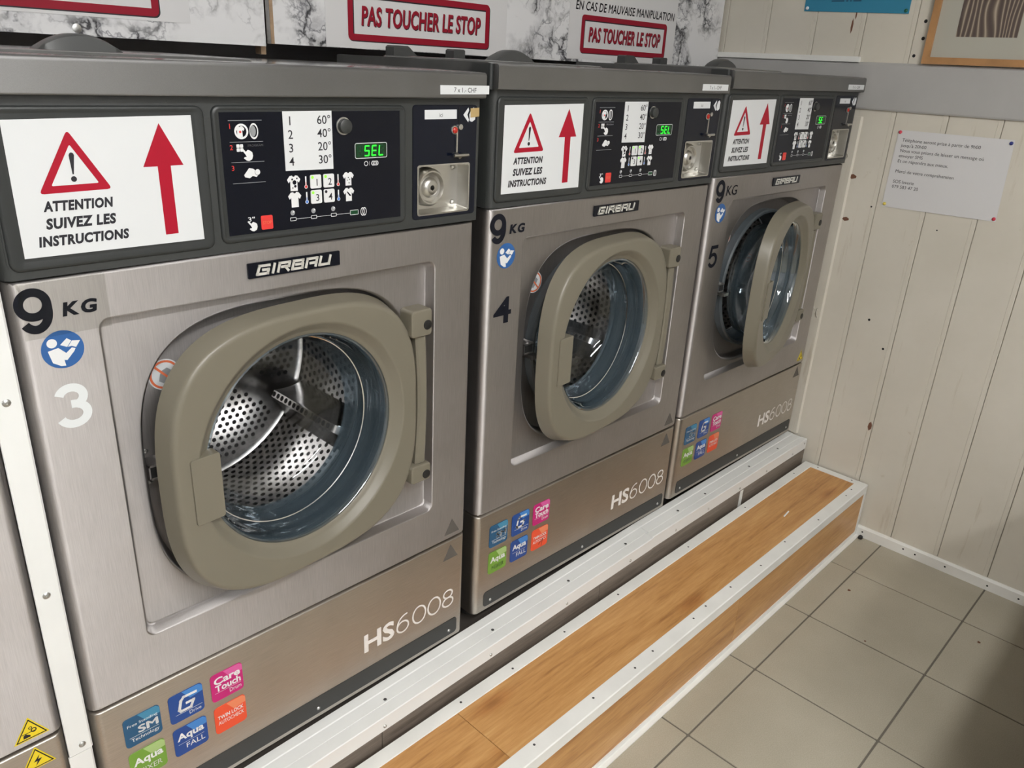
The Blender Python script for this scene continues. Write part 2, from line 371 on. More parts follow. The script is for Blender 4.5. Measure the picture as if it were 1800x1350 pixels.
    def digit(s, ch, box, w, d, mat):
        a0, a1, b0, b1 = box; h = w / 2; a0 += h; a1 -= h; b0 += h; b1 -= h; W, H = a1 - a0, b1 - b0; cx = (a0 + a1) / 2
        def arc(x, y, rx, ry, t0, t1, n=22): return [(x + rx * math.cos(math.radians(t0 + (t1 - t0) * k / n)), y + ry * math.sin(math.radians(t0 + (t1 - t0) * k / n))) for k in range(n + 1)]
        if ch == '0': s.ribbon(arc(cx, b0 + H / 2, W / 2, H / 2, 0, 360, 40)[:-1], w, d, mat, True)
        if ch == '8':
            s.ribbon(arc(cx, b0 + H * .27, W / 2, H * .27, 0, 360, 36)[:-1], w, d, mat, True); s.ribbon(arc(cx, b0 + H * .77, W * .42, H * .23, 0, 360, 36)[:-1], w, d + .0001, mat, True)
        if ch == '6':
            s.ribbon(arc(cx, b0 + H * .32, W / 2, H * .32, 0, 360, 36)[:-1], w, d, mat, True); s.ribbon(arc(a0 + W * .80, b0 + H * .36, W * .80, H * .64, 180, 82, 22), w, d + .0001, mat)
        if ch == '9':
            s.ribbon(arc(cx, b0 + H * .67, W / 2, H * .33, 0, 360, 36)[:-1], w, d, mat, True)
            s.ribbon(arc(cx, b0 + H * .60, W / 2, H * .40, 0, 10, 4)[::-1] + arc(cx, b0 + H * .46, W / 2, H * .46, 0, -140, 24), w, d + .0001, mat)
        if ch == '3':
            s.ribbon(arc(cx, b0 + H * .75, W * .44, H * .25, 165, -75, 24), w, d, mat); s.ribbon(arc(cx, b0 + H * .275, W / 2, H * .275, 95, -160, 26), w, d + .0001, mat)
        if ch == '5':
            s.stroke([(a1 - W * .05, b1), (a0 + W * .22, b1)], w, d, mat); s.stroke([(a0 + W * .20, b1), (a0 + W * .06, b0 + H * .50)], w, d + .0001, mat)
            s.ribbon(arc(cx, b0 + H * .31, W / 2, H * .31, 140, -155, 28), w, d + .0002, mat)
    def text(s, st, d, mat, box=None, pos=None, cap=None, bold=0.0, shear=0.0, space=1.0, rot=0.0, align='L'):
        if bold > 0 and 'M' in st:        # outline offset breaks on M: thicken by overlaying shifted copies instead
            v0, f0 = text_geom(st, 0.0, shear, space); v, f = [], []
            for dx, dy in ((0, 0), (bold, 0), (-bold, 0), (0, bold), (0, -bold)):
                k0 = len(v); v += [(x + dx, y + dy) for x, y in v0]; f += [tuple(k0 + i for i in q) for q in f0]
        else: v, f = text_geom(st, bold, shear, space)
        if not v: return
        x0 = min(p[0] for p in v); x1 = max(p[0] for p in v); y0 = min(p[1] for p in v); y1 = max(p[1] for p in v)
        if box:
            a0, a1, b0, b1 = box; q = [(a0 + (x - x0) / (x1 - x0) * (a1 - a0), b0 + (y - y0) / (y1 - y0) * (b1 - b0)) for x, y in v]
        else:
            k = cap / 0.73; ox = {'L': 0, 'C': -(x0 + x1) / 2, 'R': -x1}[align]
            q = [(pos[0] + (x + ox) * k, pos[1] + y * k) for x, y in v]
        if rot:
            mx = sum(p[0] for p in q) / len(q); my = sum(p[1] for p in q) / len(q); c, sn = math.cos(rot), math.sin(rot)
            q = [(mx + (x - mx) * c - (y - my) * sn, my + (x - mx) * sn + (y - my) * c) for x, y in q]
        s.add([s.F(x, y, d) for x, y in q], f, mat)
    def mesh(s, name, smooth=35):
        me = bpy.data.meshes.new(name); me.from_pydata(s.v, [], s.f)
        for m in s.mats: me.materials.append(MATS[m])
        me.polygons.foreach_set('material_index', s.m)
        if smooth:
            me.polygons.foreach_set('use_smooth', [True] * len(me.polygons)); me.update()
            me.set_sharp_from_angle(angle=math.radians(smooth))
        me.update(); return me
    def build(s, name, parent=None, smooth=35, loc=None, **kw): return link(name, s.mesh(name, smooth), parent, loc, **kw)

def rrect_pts(a0, a1, b0, b1, r, seg=4):
    out = []
    for cx, cy, st in ((a1 - r, b0 + r, -90), (a1 - r, b1 - r, 0), (a0 + r, b1 - r, 90), (a0 + r, b0 + r, 180)):
        for k in range(seg + 1):
            t = math.radians(st + 90 * k / seg); out.append((cx + r * math.cos(t), cy + r * math.sin(t)))
    return out
WEIGHTED = {'door', 'kick_strip', 'front_panel', 'lower_panel', 'hinge_block', 'hinge_bar', 'door_handle', 'panel_frame', 'lid_rail'}
def link(name, me, parent=None, loc=None, label=None, category=None, group=None, kind=None):
    o = bpy.data.objects.new(name, me); COL.objects.link(o)
    if parent: o.parent = parent
    if name in WEIGHTED:
        wn = o.modifiers.new('wn', 'WEIGHTED_NORMAL'); wn.keep_sharp = True; wn.weight = 90
    if loc: o.location = loc
    for k, v in (('label', label), ('category', category), ('group', group), ('kind', kind)):
        if v: o[k] = v
    return o
def thing(name, label, category, loc=(0, 0, 0), rz=0.0, group=None):
    o = link(name, None, None, loc, label, category, group); o.rotation_euler = (0, 0, rz); return o
MESH = {}
def cached(key, fn):
    if key not in MESH: MESH[key] = fn()
    return MESH[key]

# ================================================================== THE SETTING
XW = 2.130          # right wall plank face
BACK = 1.00
X_LEFT, Y_FRONT, CEIL = -2.4, -3.0, 2.45

# floor: slab of mortar with tiles set in it
def build_floor():
    m = MB(); m.box(X_LEFT, XW + 0.03, Y_FRONT, BACK, -0.06, -0.002, 'grout')
    fl = m.build('floor', kind='structure', smooth=0)
    P = 0.2962; gx, gy = 1.0274, -0.3613
    tile = MB(); g = 0.0022
    tile.rings([[(x, y, z) for x, y in rrect_pts(-P / 2 + g + i, P / 2 - g - i, -P / 2 + g + i, P / 2 - g - i, 0.002, 1)] for i, z in ((0, -0.004), (0, -0.0006), (0.0008, 0.0))], 'floor_tile', cap1=True)
    me = tile.mesh('floor_tile', 0)
    for i in range(-12, 5):
        for j in range(-9, 2):
            x0, x1, y0, y1 = gx + i * P, gx + (i + 1) * P, gy + (j - 1) * P, gy + j * P
            if x0 < X_LEFT or y0 < Y_FRONT or x0 > XW or y1 > 0.3: continue
            if x1 > XW:                       # cut tile at the wall
                sx = (XW + 0.02 - x0) / P
                o = link('tile', me, fl, ((x0 + XW + 0.02) / 2, (y0 + y1) / 2, 0)); o.scale = (sx, 1, 1)
            else: link('tile', me, fl, ((x0 + x1) / 2, (y0 + y1) / 2, 0))
    return fl
build_floor()

# right wall: vertical painted planks with narrow raised joint bead
def build_wall_right():
    m = MB(); m.box(XW + 0.012, XW + 0.06, Y_FRONT, BACK, -0.02, CEIL, 'wall_paint')
    wl = m.build('wall_right', kind='structure', smooth=0)
    gs = [1.0, 0.862, 0.724, 0.586, 0.4395, 0.3007, 0.156, 0.0177, -0.1163, -0.250, -0.380, -0.516, -0.652] + [-0.652 - 0.136 * k for k in range(1, 18)]
    for k, (a, b) in enumerate(zip(gs[:-1], gs[1:])):
        p = MB(); x = XW + random.uniform(-0.0008, 0.0008); g = 0.0006
        # tongue-and-groove board: flat face, bevelled edges and a bead along one side
        prof = [(a - g, x + 0.013), (a - g, x + 0.002), (a - 0.0018, x), (b + 0.0130, x), (b + 0.0124, x + 0.0010), (b + 0.0118, x), (b + 0.0018, x), (b + g, x + 0.002), (b + g, x + 0.013)]
        p.rings([[(xx, yy, z) for yy, xx in prof] for z in (0.0, CEIL)], 'wall_paint', closed=True, cap0=True, cap1=True, flip=True)
        p.build('plank', wl, smooth=0)
    return wl
WALL = build_wall_right()
m = MB(); m.box(X_LEFT, XW + 0.06, BACK, BACK + 0.08, -0.02, CEIL, 'room_wall'); m.build('wall_back', kind='structure', smooth=0)
m = MB(); m.box(X_LEFT - 0.08, X_LEFT, Y_FRONT, BACK, -0.02, CEIL, 'room_wall'); m.build('wall_left', kind='structure', smooth=0)
m = MB(); m.box(X_LEFT, XW + 0.06, Y_FRONT - 0.08, Y_FRONT, -0.02, CEIL, 'room_wall'); m.build('wall_front', kind='structure', smooth=0)
m = MB(); m.box(X_LEFT, XW + 0.06, Y_FRONT, BACK, CEIL, CEIL + 0.08, 'ceiling_white'); m.build('ceiling', kind='structure', smooth=0)

def build_wall_trims():
    m = MB(); z0 = Z0                                    # grey boxed-in beam on the right wall
    pr = [(XW + 0.001, 1.012), (XW - 0.006, 1.012), (XW - 0.008, 1.016), (XW - 0.008, 1.126), (XW - 0.004, 1.131), (XW + 0.001, 1.133)]
    m.rings([[(x, y, z0 + z) for x, z in pr] for y in (0.5, Y_FRONT + 0.001)], 'grey_beam', cap0=True, cap1=True)
    m.build('trim_1', kind='structure', smooth=20, label='grey painted boxed beam running along the planked wall')
    m = MB(); m.box(XW - 0.012, XW + 0.0005, 0.010, 0.455, z0 + 1.1315, z0 + 1.1455, 'white_strip')
    m.build('trim_2', kind='structure', smooth=0, label='short white wooden batten lying on top of the grey beam')
    m = MB(); m.rings([[(XW + dx, y, z) for y, dx in ((0.012, 0.0005), (0.010, -0.006), (-0.026, -0.006), (-0.031, 0.0005))] for z in (0.262, z0 + 0.992)], 'wall_paint', cap0=True, cap1=True, flip=True)
    t = m.build('trim_3', kind='structure', smooth=0, label='narrow cream painted upright strip beside the machine at the wall')
    m = MB(); pr = [(XW + 0.0005, 0.0005), (XW - 0.011, 0.0005), (XW - 0.011, 0.030), (XW - 0.006, 0.035), (XW + 0.0005, 0.035)]
    m.rings([[(x, y, z) for x, z in pr] for y in (-0.279, Y_FRONT + 0.001)], 'white_strip', cap0=True, cap1=True)
    bb = m.build('baseboard_right', kind='structure', smooth=0)
    for y in (-0.30, -0.425, -0.46, -0.545, -0.66, -0.74):
        s = MB(make_wall_frame(XW - 0.0111)); s.disc(-y, 0.019 + random.uniform(-.004, .004), 0.0028, 0.0002, 'hole_black', 10); s.build('nail', bb, 0)
    F = make_wall_frame(XW)
    # holes, nail heads and chips in the planks
    for i, (px, pz, r, mat) in enumerate([(-0.021, 1.222, .0042, 'hole_black'), (-0.1385, 1.235, .0045, 'hole_black'), (-0.1415, 1.194, .0045, 'hole_black'), (-0.128, 1.152, .0042, 'hole_black'),
            (-0.170, 0.435, .0036, 'hole_black'), (-0.227, 0.360, .0036, 'hole_black'), (-0.29, 0.72, .002, 'hole_black'), (-0.105, 0.755, .0025, 'hole_black')]):
        if i == 0: continue
        s = MB(F); s.disc(-px, Z0 + pz, r, 0.0012, mat, 12); s.build('screw_hole', WALL, 0)
    for px, pz, a, b in [(-0.035, 0.83, .011, .007), (-0.04, 0.71, .010, .006), (-0.243, 0.115, .006, .015), (0.052, 1.222, .003, .02), (0.046, 1.25, .002, .012)]:
        s = MB(F); s.poly([(-px - a, Z0 + pz - b * .2), (-px - a * .2, Z0 + pz - b), (-px + a * .9, Z0 + pz - b * .5), (-px + a, Z0 + pz + b * .3), (-px + a * .1, Z0 + pz + b), (-px - a * .7, Z0 + pz + b * .6)], 0.0013, 'cracked_brown')
        s.build('paint_chip', WALL, 0)
build_wall_trims()

# ================================================================== LAMPS
for i, (x, y, z) in enumerate(LAMPS):
    t = thing('ceiling_tube_lamp', ['white ceiling tube lamp above the machines', 'white ceiling tube lamp further back in the room'][i], 'lamp', (x, y, z))
    m = MB(); m.box(-0.75, 0.75, -0.10, 0.10, -0.03, 0.03, 'lamp_housing'); m.build('housing', t, 0)
    m = MB(); m.box(-0.72, 0.72, -0.085, 0.085, -0.05, -0.0305, 'lamp_glow'); m.build('diffuser', t, 0)

# ================================================================== WASHING MACHINES
CU, CZ = 0.3425, 0.5500
def ang_list():
    A = [2 * PI * k / 120 for k in range(120)]
    for (u, z) in [(0, 0.2396), (0.685, 0.2396), (0.685, 0.8395), (0, 0.8395), (0.0859, 0.3212), (0.5995, 0.3212), (0.5995, 0.7853), (0.0859, 0.7853)]:
        t = math.atan2(z - CZ, u - CU)
        A += [(t + math.radians(dd)) % (2 * PI) for dd in (-3, -2.2, -1.5, -0.9, -0.4, 0, 0.4, 0.9, 1.5, 2.2, 3)]
    A = sorted(A); out = [A[0]]
    for a in A[1:]:
        if a - out[-1] > 0.003: out.append(a)
    return out
ANG = ang_list()
def rr_radius(t, u0, u1, z0, z1, r):
    c, s = math.cos(t), math.sin(t); cx, cz = (u0 + u1) / 2, (z0 + z1) / 2; hx, hz = (u1 - u0) / 2 - r, (z1 - z0) / 2 - r
    lo, hi = 0.0, 1.0
    for _ in range(30):
        md = (lo + hi) / 2; x = abs(CU + md * c - cx) - hx; z = abs(CZ + md * s - cz) - hz
        d = math.hypot(max(x, 0), max(z, 0)) + min(max(x, z), 0) - r
        if d > 0: hi = md
        else: lo = md
    return lo
def ring_rr(u0, u1, z0, z1, r, y): 
    return [(CU + rr_radius(t, u0, u1, z0, z1, r) * math.cos(t), y, CZ + rr_radius(t, u0, u1, z0, z1, r) * math.sin(t)) for t in ANG]
def ring_se(a, b, n, y, cu=CU, cz=CZ, angs=None):
    out = []
    for t in (angs or ANG):
        c, s = math.cos(t), math.sin(t); r = (abs(c / a) ** n + abs(s / b) ** n) ** (-1 / n); out.append((cu + r * c, y, cz + r * s))
    return out

def mesh_front():
    m = MB(); R = []
    for iu, iz, y in ((0, 0, 0.05), (0, 0, 0.016), (0.0012, 0.0004, 0.0095), (0.004, 0.001, 0.0045), (0.008, 0.002, 0.0014), (0.0135, 0.004, 0.0)):
        R.append(ring_rr(iu, 0.685 - iu, 0.2396 + iz, 0.8395 - iz, 0.003, y))
    for ins, y in ((0, 0.0), (0.0010, 0.0004), (0.0022, 0.0022), (0.0060, 0.0145), (0.0072, 0.0168), (0.0092, 0.0176)):
        R.append(ring_rr(0.0859 + ins, 0.5995 - ins, 0.3212 + ins, 0.7853 - ins, max(0.014 - ins * 0.5, 0.003), y))
    for ins, y in ((0.0, 0.0176), (0.0020, 0.0182), (0.0045, 0.0210), (0.0080, 0.0400), (0.0105, 0.0455), (0.0150, 0.0470)):
        R.append(ring_se(0.2235 - ins, 0.2170 - ins, 3.2, y))
    R.append(ring_se(0.186, 0.186, 2.0, 0.0470)); R.append(ring_se(0.184, 0.184, 2.0, 0.0500))
    m.rings(R, 'steel', flip=True)
    return m.mesh('front_panel', 40)
def mesh_lower():
    m = MB(); R = []
    ang = [2 * PI * k / 8 for k in range(8)]
    def rr(iu, iz, y): return [(a, y, b) for a, b in rrect_pts(iu, 0.685 - iu, iz, 0.2372 - iz, 0.003, 3)]
    for iu, iz, y in ((0, 0, 0.05), (0, 0, 0.016), (0.0012, 0.0004, 0.0095), (0.004, 0.001, 0.0045), (0.008, 0.002, 0.0014), (0.0135, 0.004, 0.0)): R.append(rr(iu, iz, y))
    m.rings(R, 'steel_low', flip=True, cap1=True)
    return m.mesh('lower_panel', 40)
def mesh_kick():
    m = MB(); m.rbox(0.026, 0.666, 0.0112, 0.048, -0.002, 0.0012, 0.008, 'strip_plastic', 0.001); return m.mesh('kick_strip')
def mesh_screw(r=0.004, mat='screw_steel'):
    def f():
        m = MB(); m.lathe([(r, 0.0005), (r, -0.0008), (r * 0.7, -0.0020), (r * 0.25, -0.0023), (r * 0.2, -0.0012), (0.0001, -0.0012)], 0, 0, mat, 14, flip=True); return m.mesh('screw')
    return cached(('screw', r, mat), f)
def mesh_body():
    m = MB()
    m.box(0.002, 0.683, 0.0505, 0.052, 0.002, 0.2385, 'body_grey')
    for u0, u1 in ((0.002, 0.0045), (0.6805, 0.683)): m.box(u0, u1, 0.040, 0.44, 0.002, 1.028, 'body_grey')
    m.box(0.0045, 0.6805, 0.43, 0.44, 0.002, 1.028, 'body_grey')
    m.box(0.0045, 0.6805, 0.052, 0.43, 0.002, 0.010, 'body_grey')
    m.box(0.0045, 0.6805, 0.040, 0.43, 0.842, 0.850, 'tub_dark')
    return m.mesh('cabinet', 0)
def mesh_gasket():
    m = MB(); m.lathe([(0.1865, 0.0480), (0.1865, 0.030), (0.183, 0.0265), (0.178, 0.027), (0.1755, 0.032), (0.1765, 0.040), (0.173, 0.046), (0.176, 0.060), (0.171, 0.072), (0.168, 0.094), (0.172, 0.100), (0.19, 0.105)], CU, CZ, 'gasket_grey', 72, flip=True)
    return m.mesh('door_gasket')
def mesh_drum():
    m = MB(); R0 = 0.235; y0, y1 = 0.112, 0.380
    nc = 92; pw = 2 * PI / nc; rows = 19; ph = (y1 - y0) / rows; hr = 0.0046
    V = []; Fc = []
    def P(t, y, r=R0): return (CU + r * math.cos(t), y, CZ + r * math.sin(t))
    for j in range(rows):
        yc = y0 + (j + 0.5) * ph; off = 0.5 * (j % 2)
        for i in range(nc):
            tc = (i + off) * pw; b = len(V)
            o = [(-.5, -.5), (0, -.5), (.5, -.5), (.5, 0), (.5, .5), (0, .5), (-.5, .5), (-.5, 0)]
            for a, c in o: V.append(P(tc + a * pw, yc + c * ph))
            for k in range(8):
                ph_ = math.radians(225 + 45 * k); V.append(P(tc + hr * math.cos(ph_) / R0, yc + hr * math.sin(ph_)))
            for k in range(8):
                k2 = (k + 1) % 8; Fc.append((b + k, b + k2, b + 8 + k2, b + 8 + k))
    m.add(V, Fc, 'drum_steel')
    # rolled front lip and back plate with pressed rings
    m.lathe([(0.1685, 0.104), (0.1705, 0.1005), (0.176, 0.1005), (0.20, 0.104), (0.232, 0.109), (R0, 0.112)], CU, CZ, 'drum_steel', 72)
    m.lathe([(R0, y1), (0.226, 0.386), (0.10, 0.386), (0.085, 0.378), (0.0001, 0.376)], CU, CZ, 'drum_steel', 72, flip=True)
    for i in range(-16, 17):
        for j in range(-18, 19):
            a, b = (i + 0.5 * (j % 2)) * 0.0145, j * 0.0126; rr = math.hypot(a, b)
            if 0.11 < rr < 0.215 and abs((math.degrees(math.atan2(b, a)) + 30 + 60) % 120 - 60) > 9:
                m.add([(CU + a + 0.0044 * math.cos(2 * PI * k / 8), 0.3857, CZ + b + 0.0044 * math.sin(2 * PI * k / 8)) for k in range(8)], [tuple(range(8))], 'tub_dark')
    return m.mesh('drum', 50)
def mesh_tub():
    m = MB(); m.lathe([(0.19, 0.1045), (0.247, 0.1055), (0.247, 0.40), (0.0001, 0.402)], CU, CZ, 'tub_dark', 48, flip=True); return m.mesh('tub')
def mesh_lifter():
    m = MB()
    # perforated rib along the drum axis (built at angle 0, running along y)
    y0, y1 = 0.135, 0.365; N = 14
    prof = [(0.236, -0.045), (0.205, -0.022), (0.178, -0.010), (0.172, -0.007), (0.172, 0.007), (0.178, 0.010), (0.205, 0.022), (0.236, 0.045)]
    rg = []
    for y, k in ((y0, 0.3), (y0 + 0.012, 0.9), (y0 + 0.025, 1.0), (y1 - 0.01, 1.0), (y1, 0.8)):
        rg.append([(CU + 0.236 - (0.236 - r) * k, y, CZ + s) for r, s in prof])
    m.rings(rg, 'drum_steel', closed=False)
    for i in range(N):
        y = y0 + 0.03 + (y1 - y0 - 0.045) * i / (N - 1)
        m.add([(CU + 0.1716, y + 0.0048 * math.cos(2 * PI * k / 10), CZ + 0.0052 * math.sin(2 * PI * k / 10)) for k in range(10)], [tuple(range(10))], 'tub_dark')
    return m.mesh('lifter', 50)
# ---- door, modelled shut with the hinge axis at the origin
DC = -0.2530
DA = [2 * PI * k / 144 for k in range(144)]
DZ = 0.5486
def mesh_door():
    m = MB(); R = []
    def se(ins, y): return ring_se(0.2215 - ins, 0.2140 - ins, 3.1, y, DC, DZ - 0.0035, DA)
    def ci(r, y): return ring_se(r, r, 2.0, y, DC, DZ, DA)
    for ins, y in ((0.010, 0.0320), (0.001, 0.0318), (0.0, 0.0305), (0.0062, 0.0085), (0.0072, 0.0055), (0.0085, 0.0030), (0.0105, 0.0012), (0.0130, 0.0003), (0.0155, 0.0)): R.append(se(ins, y))
    for r, y in ((0.1850, 0.0), (0.1832, 0.0003), (0.1815, 0.0012), (0.1798, 0.0026), (0.172, 0.0098), (0.1685, 0.0122), (0.1660, 0.0132), (0.1640, 0.0150), (0.1640, 0.022)): R.append(ci(r, y))
    R += [ci(0.172, 0.0320)]
    m.rings(R, 'door_taupe', flip=True)
    m.rings([se(0.010, 0.0320), ci(0.172, 0.0320)], 'door_taupe')
    return m.mesh('door', 40)
def mesh_glass():
    m = MB()
    m.lathe([(0.1652, 0.0165), (0.1612, 0.0150), (0.1590, 0.0170), (0.1575, 0.026), (0.1545, 0.034), (0.1550, 0.040), (0.1525, 0.050), (0.1490, 0.058), (0.1488, 0.064), (0.1465, 0.074), (0.1425, 0.083), (0.1420, 0.089), (0.138, 0.098)], DC, DZ, 'glass_rim', 72, flip=True)
    m.lathe([(0.138, 0.098), (0.131, 0.111), (0.118, 0.121), (0.095, 0.128), (0.06, 0.132), (0.0001, 0.134)], DC, DZ, 'glass_clear', 72, flip=True)
    m.lathe([(0.1652, 0.0225), (0.163, 0.034), (0.158, 0.056), (0.152, 0.079), (0.144, 0.103)], DC, DZ, 'glass_rim', 72)
    return m.mesh('door_glass', 60)
def mesh_glass_ring():
    m = MB(); m.lathe([(0.1495, 0.060), (0.1485, 0.0592), (0.1472, 0.060), (0.1478, 0.0612)], DC, DZ, 'chrome', 72); return m.mesh('glass_ring')
def mesh_handle():
    m = MB(); m.rbox(-0.4455, -0.4035, 0.4925, 0.590, -0.0150, 0.0028, 0.004, 'door_taupe', 0.0014); return m.mesh('door_handle')
def mesh_hinge(z0, z1):
    m = MB(); m.rbox(0.541, 0.584, z0, z1, -0.018, 0.0125, 0.006, 'door_taupe', 0.004); return m.mesh('hinge_block')
def mesh_cap():
    m = MB(); m.lathe([(0.0082, 0.0005), (0.0082, -0.0008), (0.007, -0.0012), (0.0001, -0.0012)], 0, 0, 'rubber_black', 20, flip=True); return m.mesh('cap')
def mesh_hingebar():
    m = MB(); R = []
    for k in range(13):
        t = k / 12; z = 0.433 + 0.231 * t; bow = 0.006 * math.sin(PI * t)
        R.append([(0.556 + bow, 0.017, z), (0.556 + bow, -0.002, z), (0.559 + bow, -0.0055, z), (0.572 + bow * .8, -0.0065, z), (0.576 + bow * .6, -0.0045, z), (0.584, 0.006, z), (0.584, 0.017, z)])
    m.rings(R, 'door_taupe', cap0=True, cap1=True, flip=False); return m.mesh('hinge_bar', 25)
def mesh_catch():
    m = MB(); m.box(0.127, 0.150, 0.0205, 0.0475, 0.549, 0.566, 'hole_black')
    m.box(0.126, 0.152, 0.0195, 0.0475, 0.5655, 0.5685, 'steel'); m.box(0.126, 0.152, 0.0195, 0.0475, 0.5465, 0.5495, 'steel')
    m.box(0.126, 0.128, 0.0195, 0.0475, 0.5465, 0.5685, 'steel'); m.box(0.140, 0.158, 0.008, 0.0475, 0.537, 0.545, 'screw_steel')
    return m.mesh('door_catch', 0)
# ---- lid
def mesh_lid():
    m = MB(); u0, u1 = -0.003, 0.6855
    # painted front rail
    pr = [(-0.006, 1.0292), (-0.0125, 1.0300), (-0.0142, 1.0325), (-0.0142, 1.0620), (-0.0128, 1.0655), (-0.0095, 1.0670), (0.004, 1.0672), (0.004, 1.0292)]
    m.rings([[(u, y, z) for y, z in pr] for u in (u0, u1)], 'lid_paint', cap0=True, cap1=True, flip=False)
    return m.mesh('lid_rail', 50)
def mesh_top():
    m = MB(); u0, u1 = -0.003, 0.6855
    pr = [(0.0042, 1.0292), (0.0042, 1.0674), (0.012, 1.0682), (0.43, 1.0682), (0.436, 1.0665), (0.438, 1.0292)]
    m.rings([[(u, y, z) for y, z in pr] for u in (u0, u1)], 'lid_top', cap0=True, cap1=True)
    # slightly raised dispenser hatch
    R = [[(a, b, z) for a, b in rrect_pts(0.04 + i, 0.34 - i, 0.05 + i, 0.36 - i, 0.02, 4)] for i, z in ((0, 1.0680), (0.001, 1.0705), (0.004, 1.0715))]
    m.rings(R, 'lid_top', cap1=True)
    return m.mesh('lid_top_cover', 40)
def mesh_dome():
    m = MB(); N = 20; R = []                       # low arched grip cover
    for y, k in ((0.096, 0.0), (0.098, 0.85), (0.103, 1.0), (0.125, 1.0), (0.130, 0.85), (0.132, 0.0)):
        R.append([(0.100 + 0.092 * i / N, y, 1.0712 + (0.0002 + 0.0185 * math.sin(PI * i / N) ** 0.8) * (0.02 + 0.98 * k)) for i in range(N + 1)])
    m.rings(R, 'cover_plastic', closed=False); return m.mesh('grip_cover', 45)
def mesh_tab(u0, u1, slope):
    m = MB(); v = [(u0, 1.0684), (u1 + slope, 1.0684), (u1 + slope * .9, 1.0710), (u1, 1.0865), (u1 - 0.004, 1.0885), (u0 + 0.004, 1.0885), (u0, 1.0855)]
    m.rings([[(a, y, z) for a, z in v] for y in (0.32, 0.345)], 'cover_plastic', cap0=True, cap1=True, flip=True); return m.mesh('hatch_stop', 30)
def mesh_post():
    m = MB(); m.cyl((-0.0075, 0.0, 1.029), (-0.0075, 0.0, 1.0665), 0.0042, 'frame_plastic', 14); m.box(-0.0117, -0.0033, 0.0, 0.04, 1.029, 1.0665, 'frame_plastic'); return m.mesh('end_post', 40)
# ---- control panel
def mesh_panel():
    m = MB()
    # dark moulded fascia left of the coin slot, rounded at the outer vertical edge
    pr = [(0.0, 0.040), (0.0, 0.012), (0.002, 0.005), (0.006, 0.0015), (0.010, 0.0), (0.5470, 0.0), (0.5470, 0.040)]
    m.rings([[(u, y, z) for u, y in pr] for z in (0.8412, 1.0286)], 'panel_plastic', cap0=True, cap1=True)
    # frame around the coin unit
    o = rrect_pts(0.5470, 0.6850, 0.8412, 1.0286, 0.0005, 2); i = rrect_pts(0.5515, 0.6800, 0.8530, 1.0200, 0.005, 2)
    m.rings([[(a, y, b) for a, b in r] for r, y in ((o, 0.040), (o, 0.0), (i, 0.0), (i, 0.004))], 'panel_plastic', flip=True)
    return m.mesh('control_fascia', 40)
def mesh_frame(u0, u1, z0, z1, iu0, iu1, iz0, iz1):
    m = MB(); R = []
    for (a, b, c, d, r), y in (((u0 - .002, u1 + .002, z0 - .002, z1 + .002, .011), 0.0005), ((u0 - .0012, u1 + .0012, z0 - .0012, z1 + .0012, .010), 0.0022), ((u0, u1, z0, z1, .010), 0.0022), ((u0, u1, z0, z1, .010), -0.0012), ((u0 + .0015, u1 - .0015, z0 + .0015, z1 - .0015, .009), -0.0032), ((u0 + .004, u1 - .004, z0 + .004, z1 - .004, .008), -0.0036),
                               ((iu0 - .002, iu1 + .002, iz0 - .002, iz1 + .002, .003), -0.0028), ((iu0, iu1, iz0, iz1, .0015), -0.0022)):
        R.append([(p, y, q) for p, q in rrect_pts(a, b, c, d, r, 5)])
    m.rings(R, 'frame_plastic', flip=True, cap1=True); return m.mesh('panel_frame', 45)
def mesh_warning():
    m = MB(); d = 0.0024                                       # white warning card: triangle, lettering and arrow
    m.slab([(0.0238, 0.8640), (0.2225, 0.8630), (0.2205, 1.0085), (0.0243, 1.0055)], 0.0020, d, 'sticker_white')
    d += 0.0002
    out = [(0.0847, 0.9950), (0.1225, 0.9312), (0.0482, 0.9300)]; inn = [(0.0850, 0.9800), (0.1095, 0.9385), (0.0612, 0.9378)]
    def rnd(p, r):
        o = []
        for i in range(3):
            a, b, c = Vector(p[i - 1]), Vector(p[i]), Vector(p[(i + 1) % 3]); e = (a - b).normalized(); g = (c - b).normalized()
            for k in range(4):
                t = k / 3; o.append(tuple((b + e * r * (1 - t) ** 2 + g * r * t ** 2)))
        return o
    O, I = rnd(out, 0.005), rnd(inn, 0.002)
    m.rings([[m.F(a, b, d) for a, b in O[::-1]], [m.F(a, b, d) for a, b in I[::-1]]], 'ink_red')
    m.poly([(0.0838, 0.9710), (0.0828, 0.9690), (0.0838, 0.9490), (0.0852, 0.9490), (0.0882, 0.9690), (0.0874, 0.9710), (0.0856, 0.9718)], d, 'ink_black'); m.disc(0.0845, 0.9440, 0.0030, d, 'ink_black', 14)
    for s, bx in (('ATTENTION', (0.0495, 0.1215, 0.9112, 0.9226)), ('SUIVEZ LES', (0.0495, 0.1222, 0.8925, 0.9045)), ('INSTRUCTIONS', (0.0395, 0.1340, 0.8742, 0.8858))):
        m.text(s, d, 'ink_black', box=bx, bold=0.048, shear=0.16, space=1.10)
    m.poly([(0.1760, 0.8736), (0.1912, 0.8738), (0.1907, 0.9528), (0.2060, 0.9529), (0.1821, 1.0001), (0.1592, 0.9527), (0.1755, 0.9527)], d, 'ink_red')
    return m.mesh('warning_card', 0)
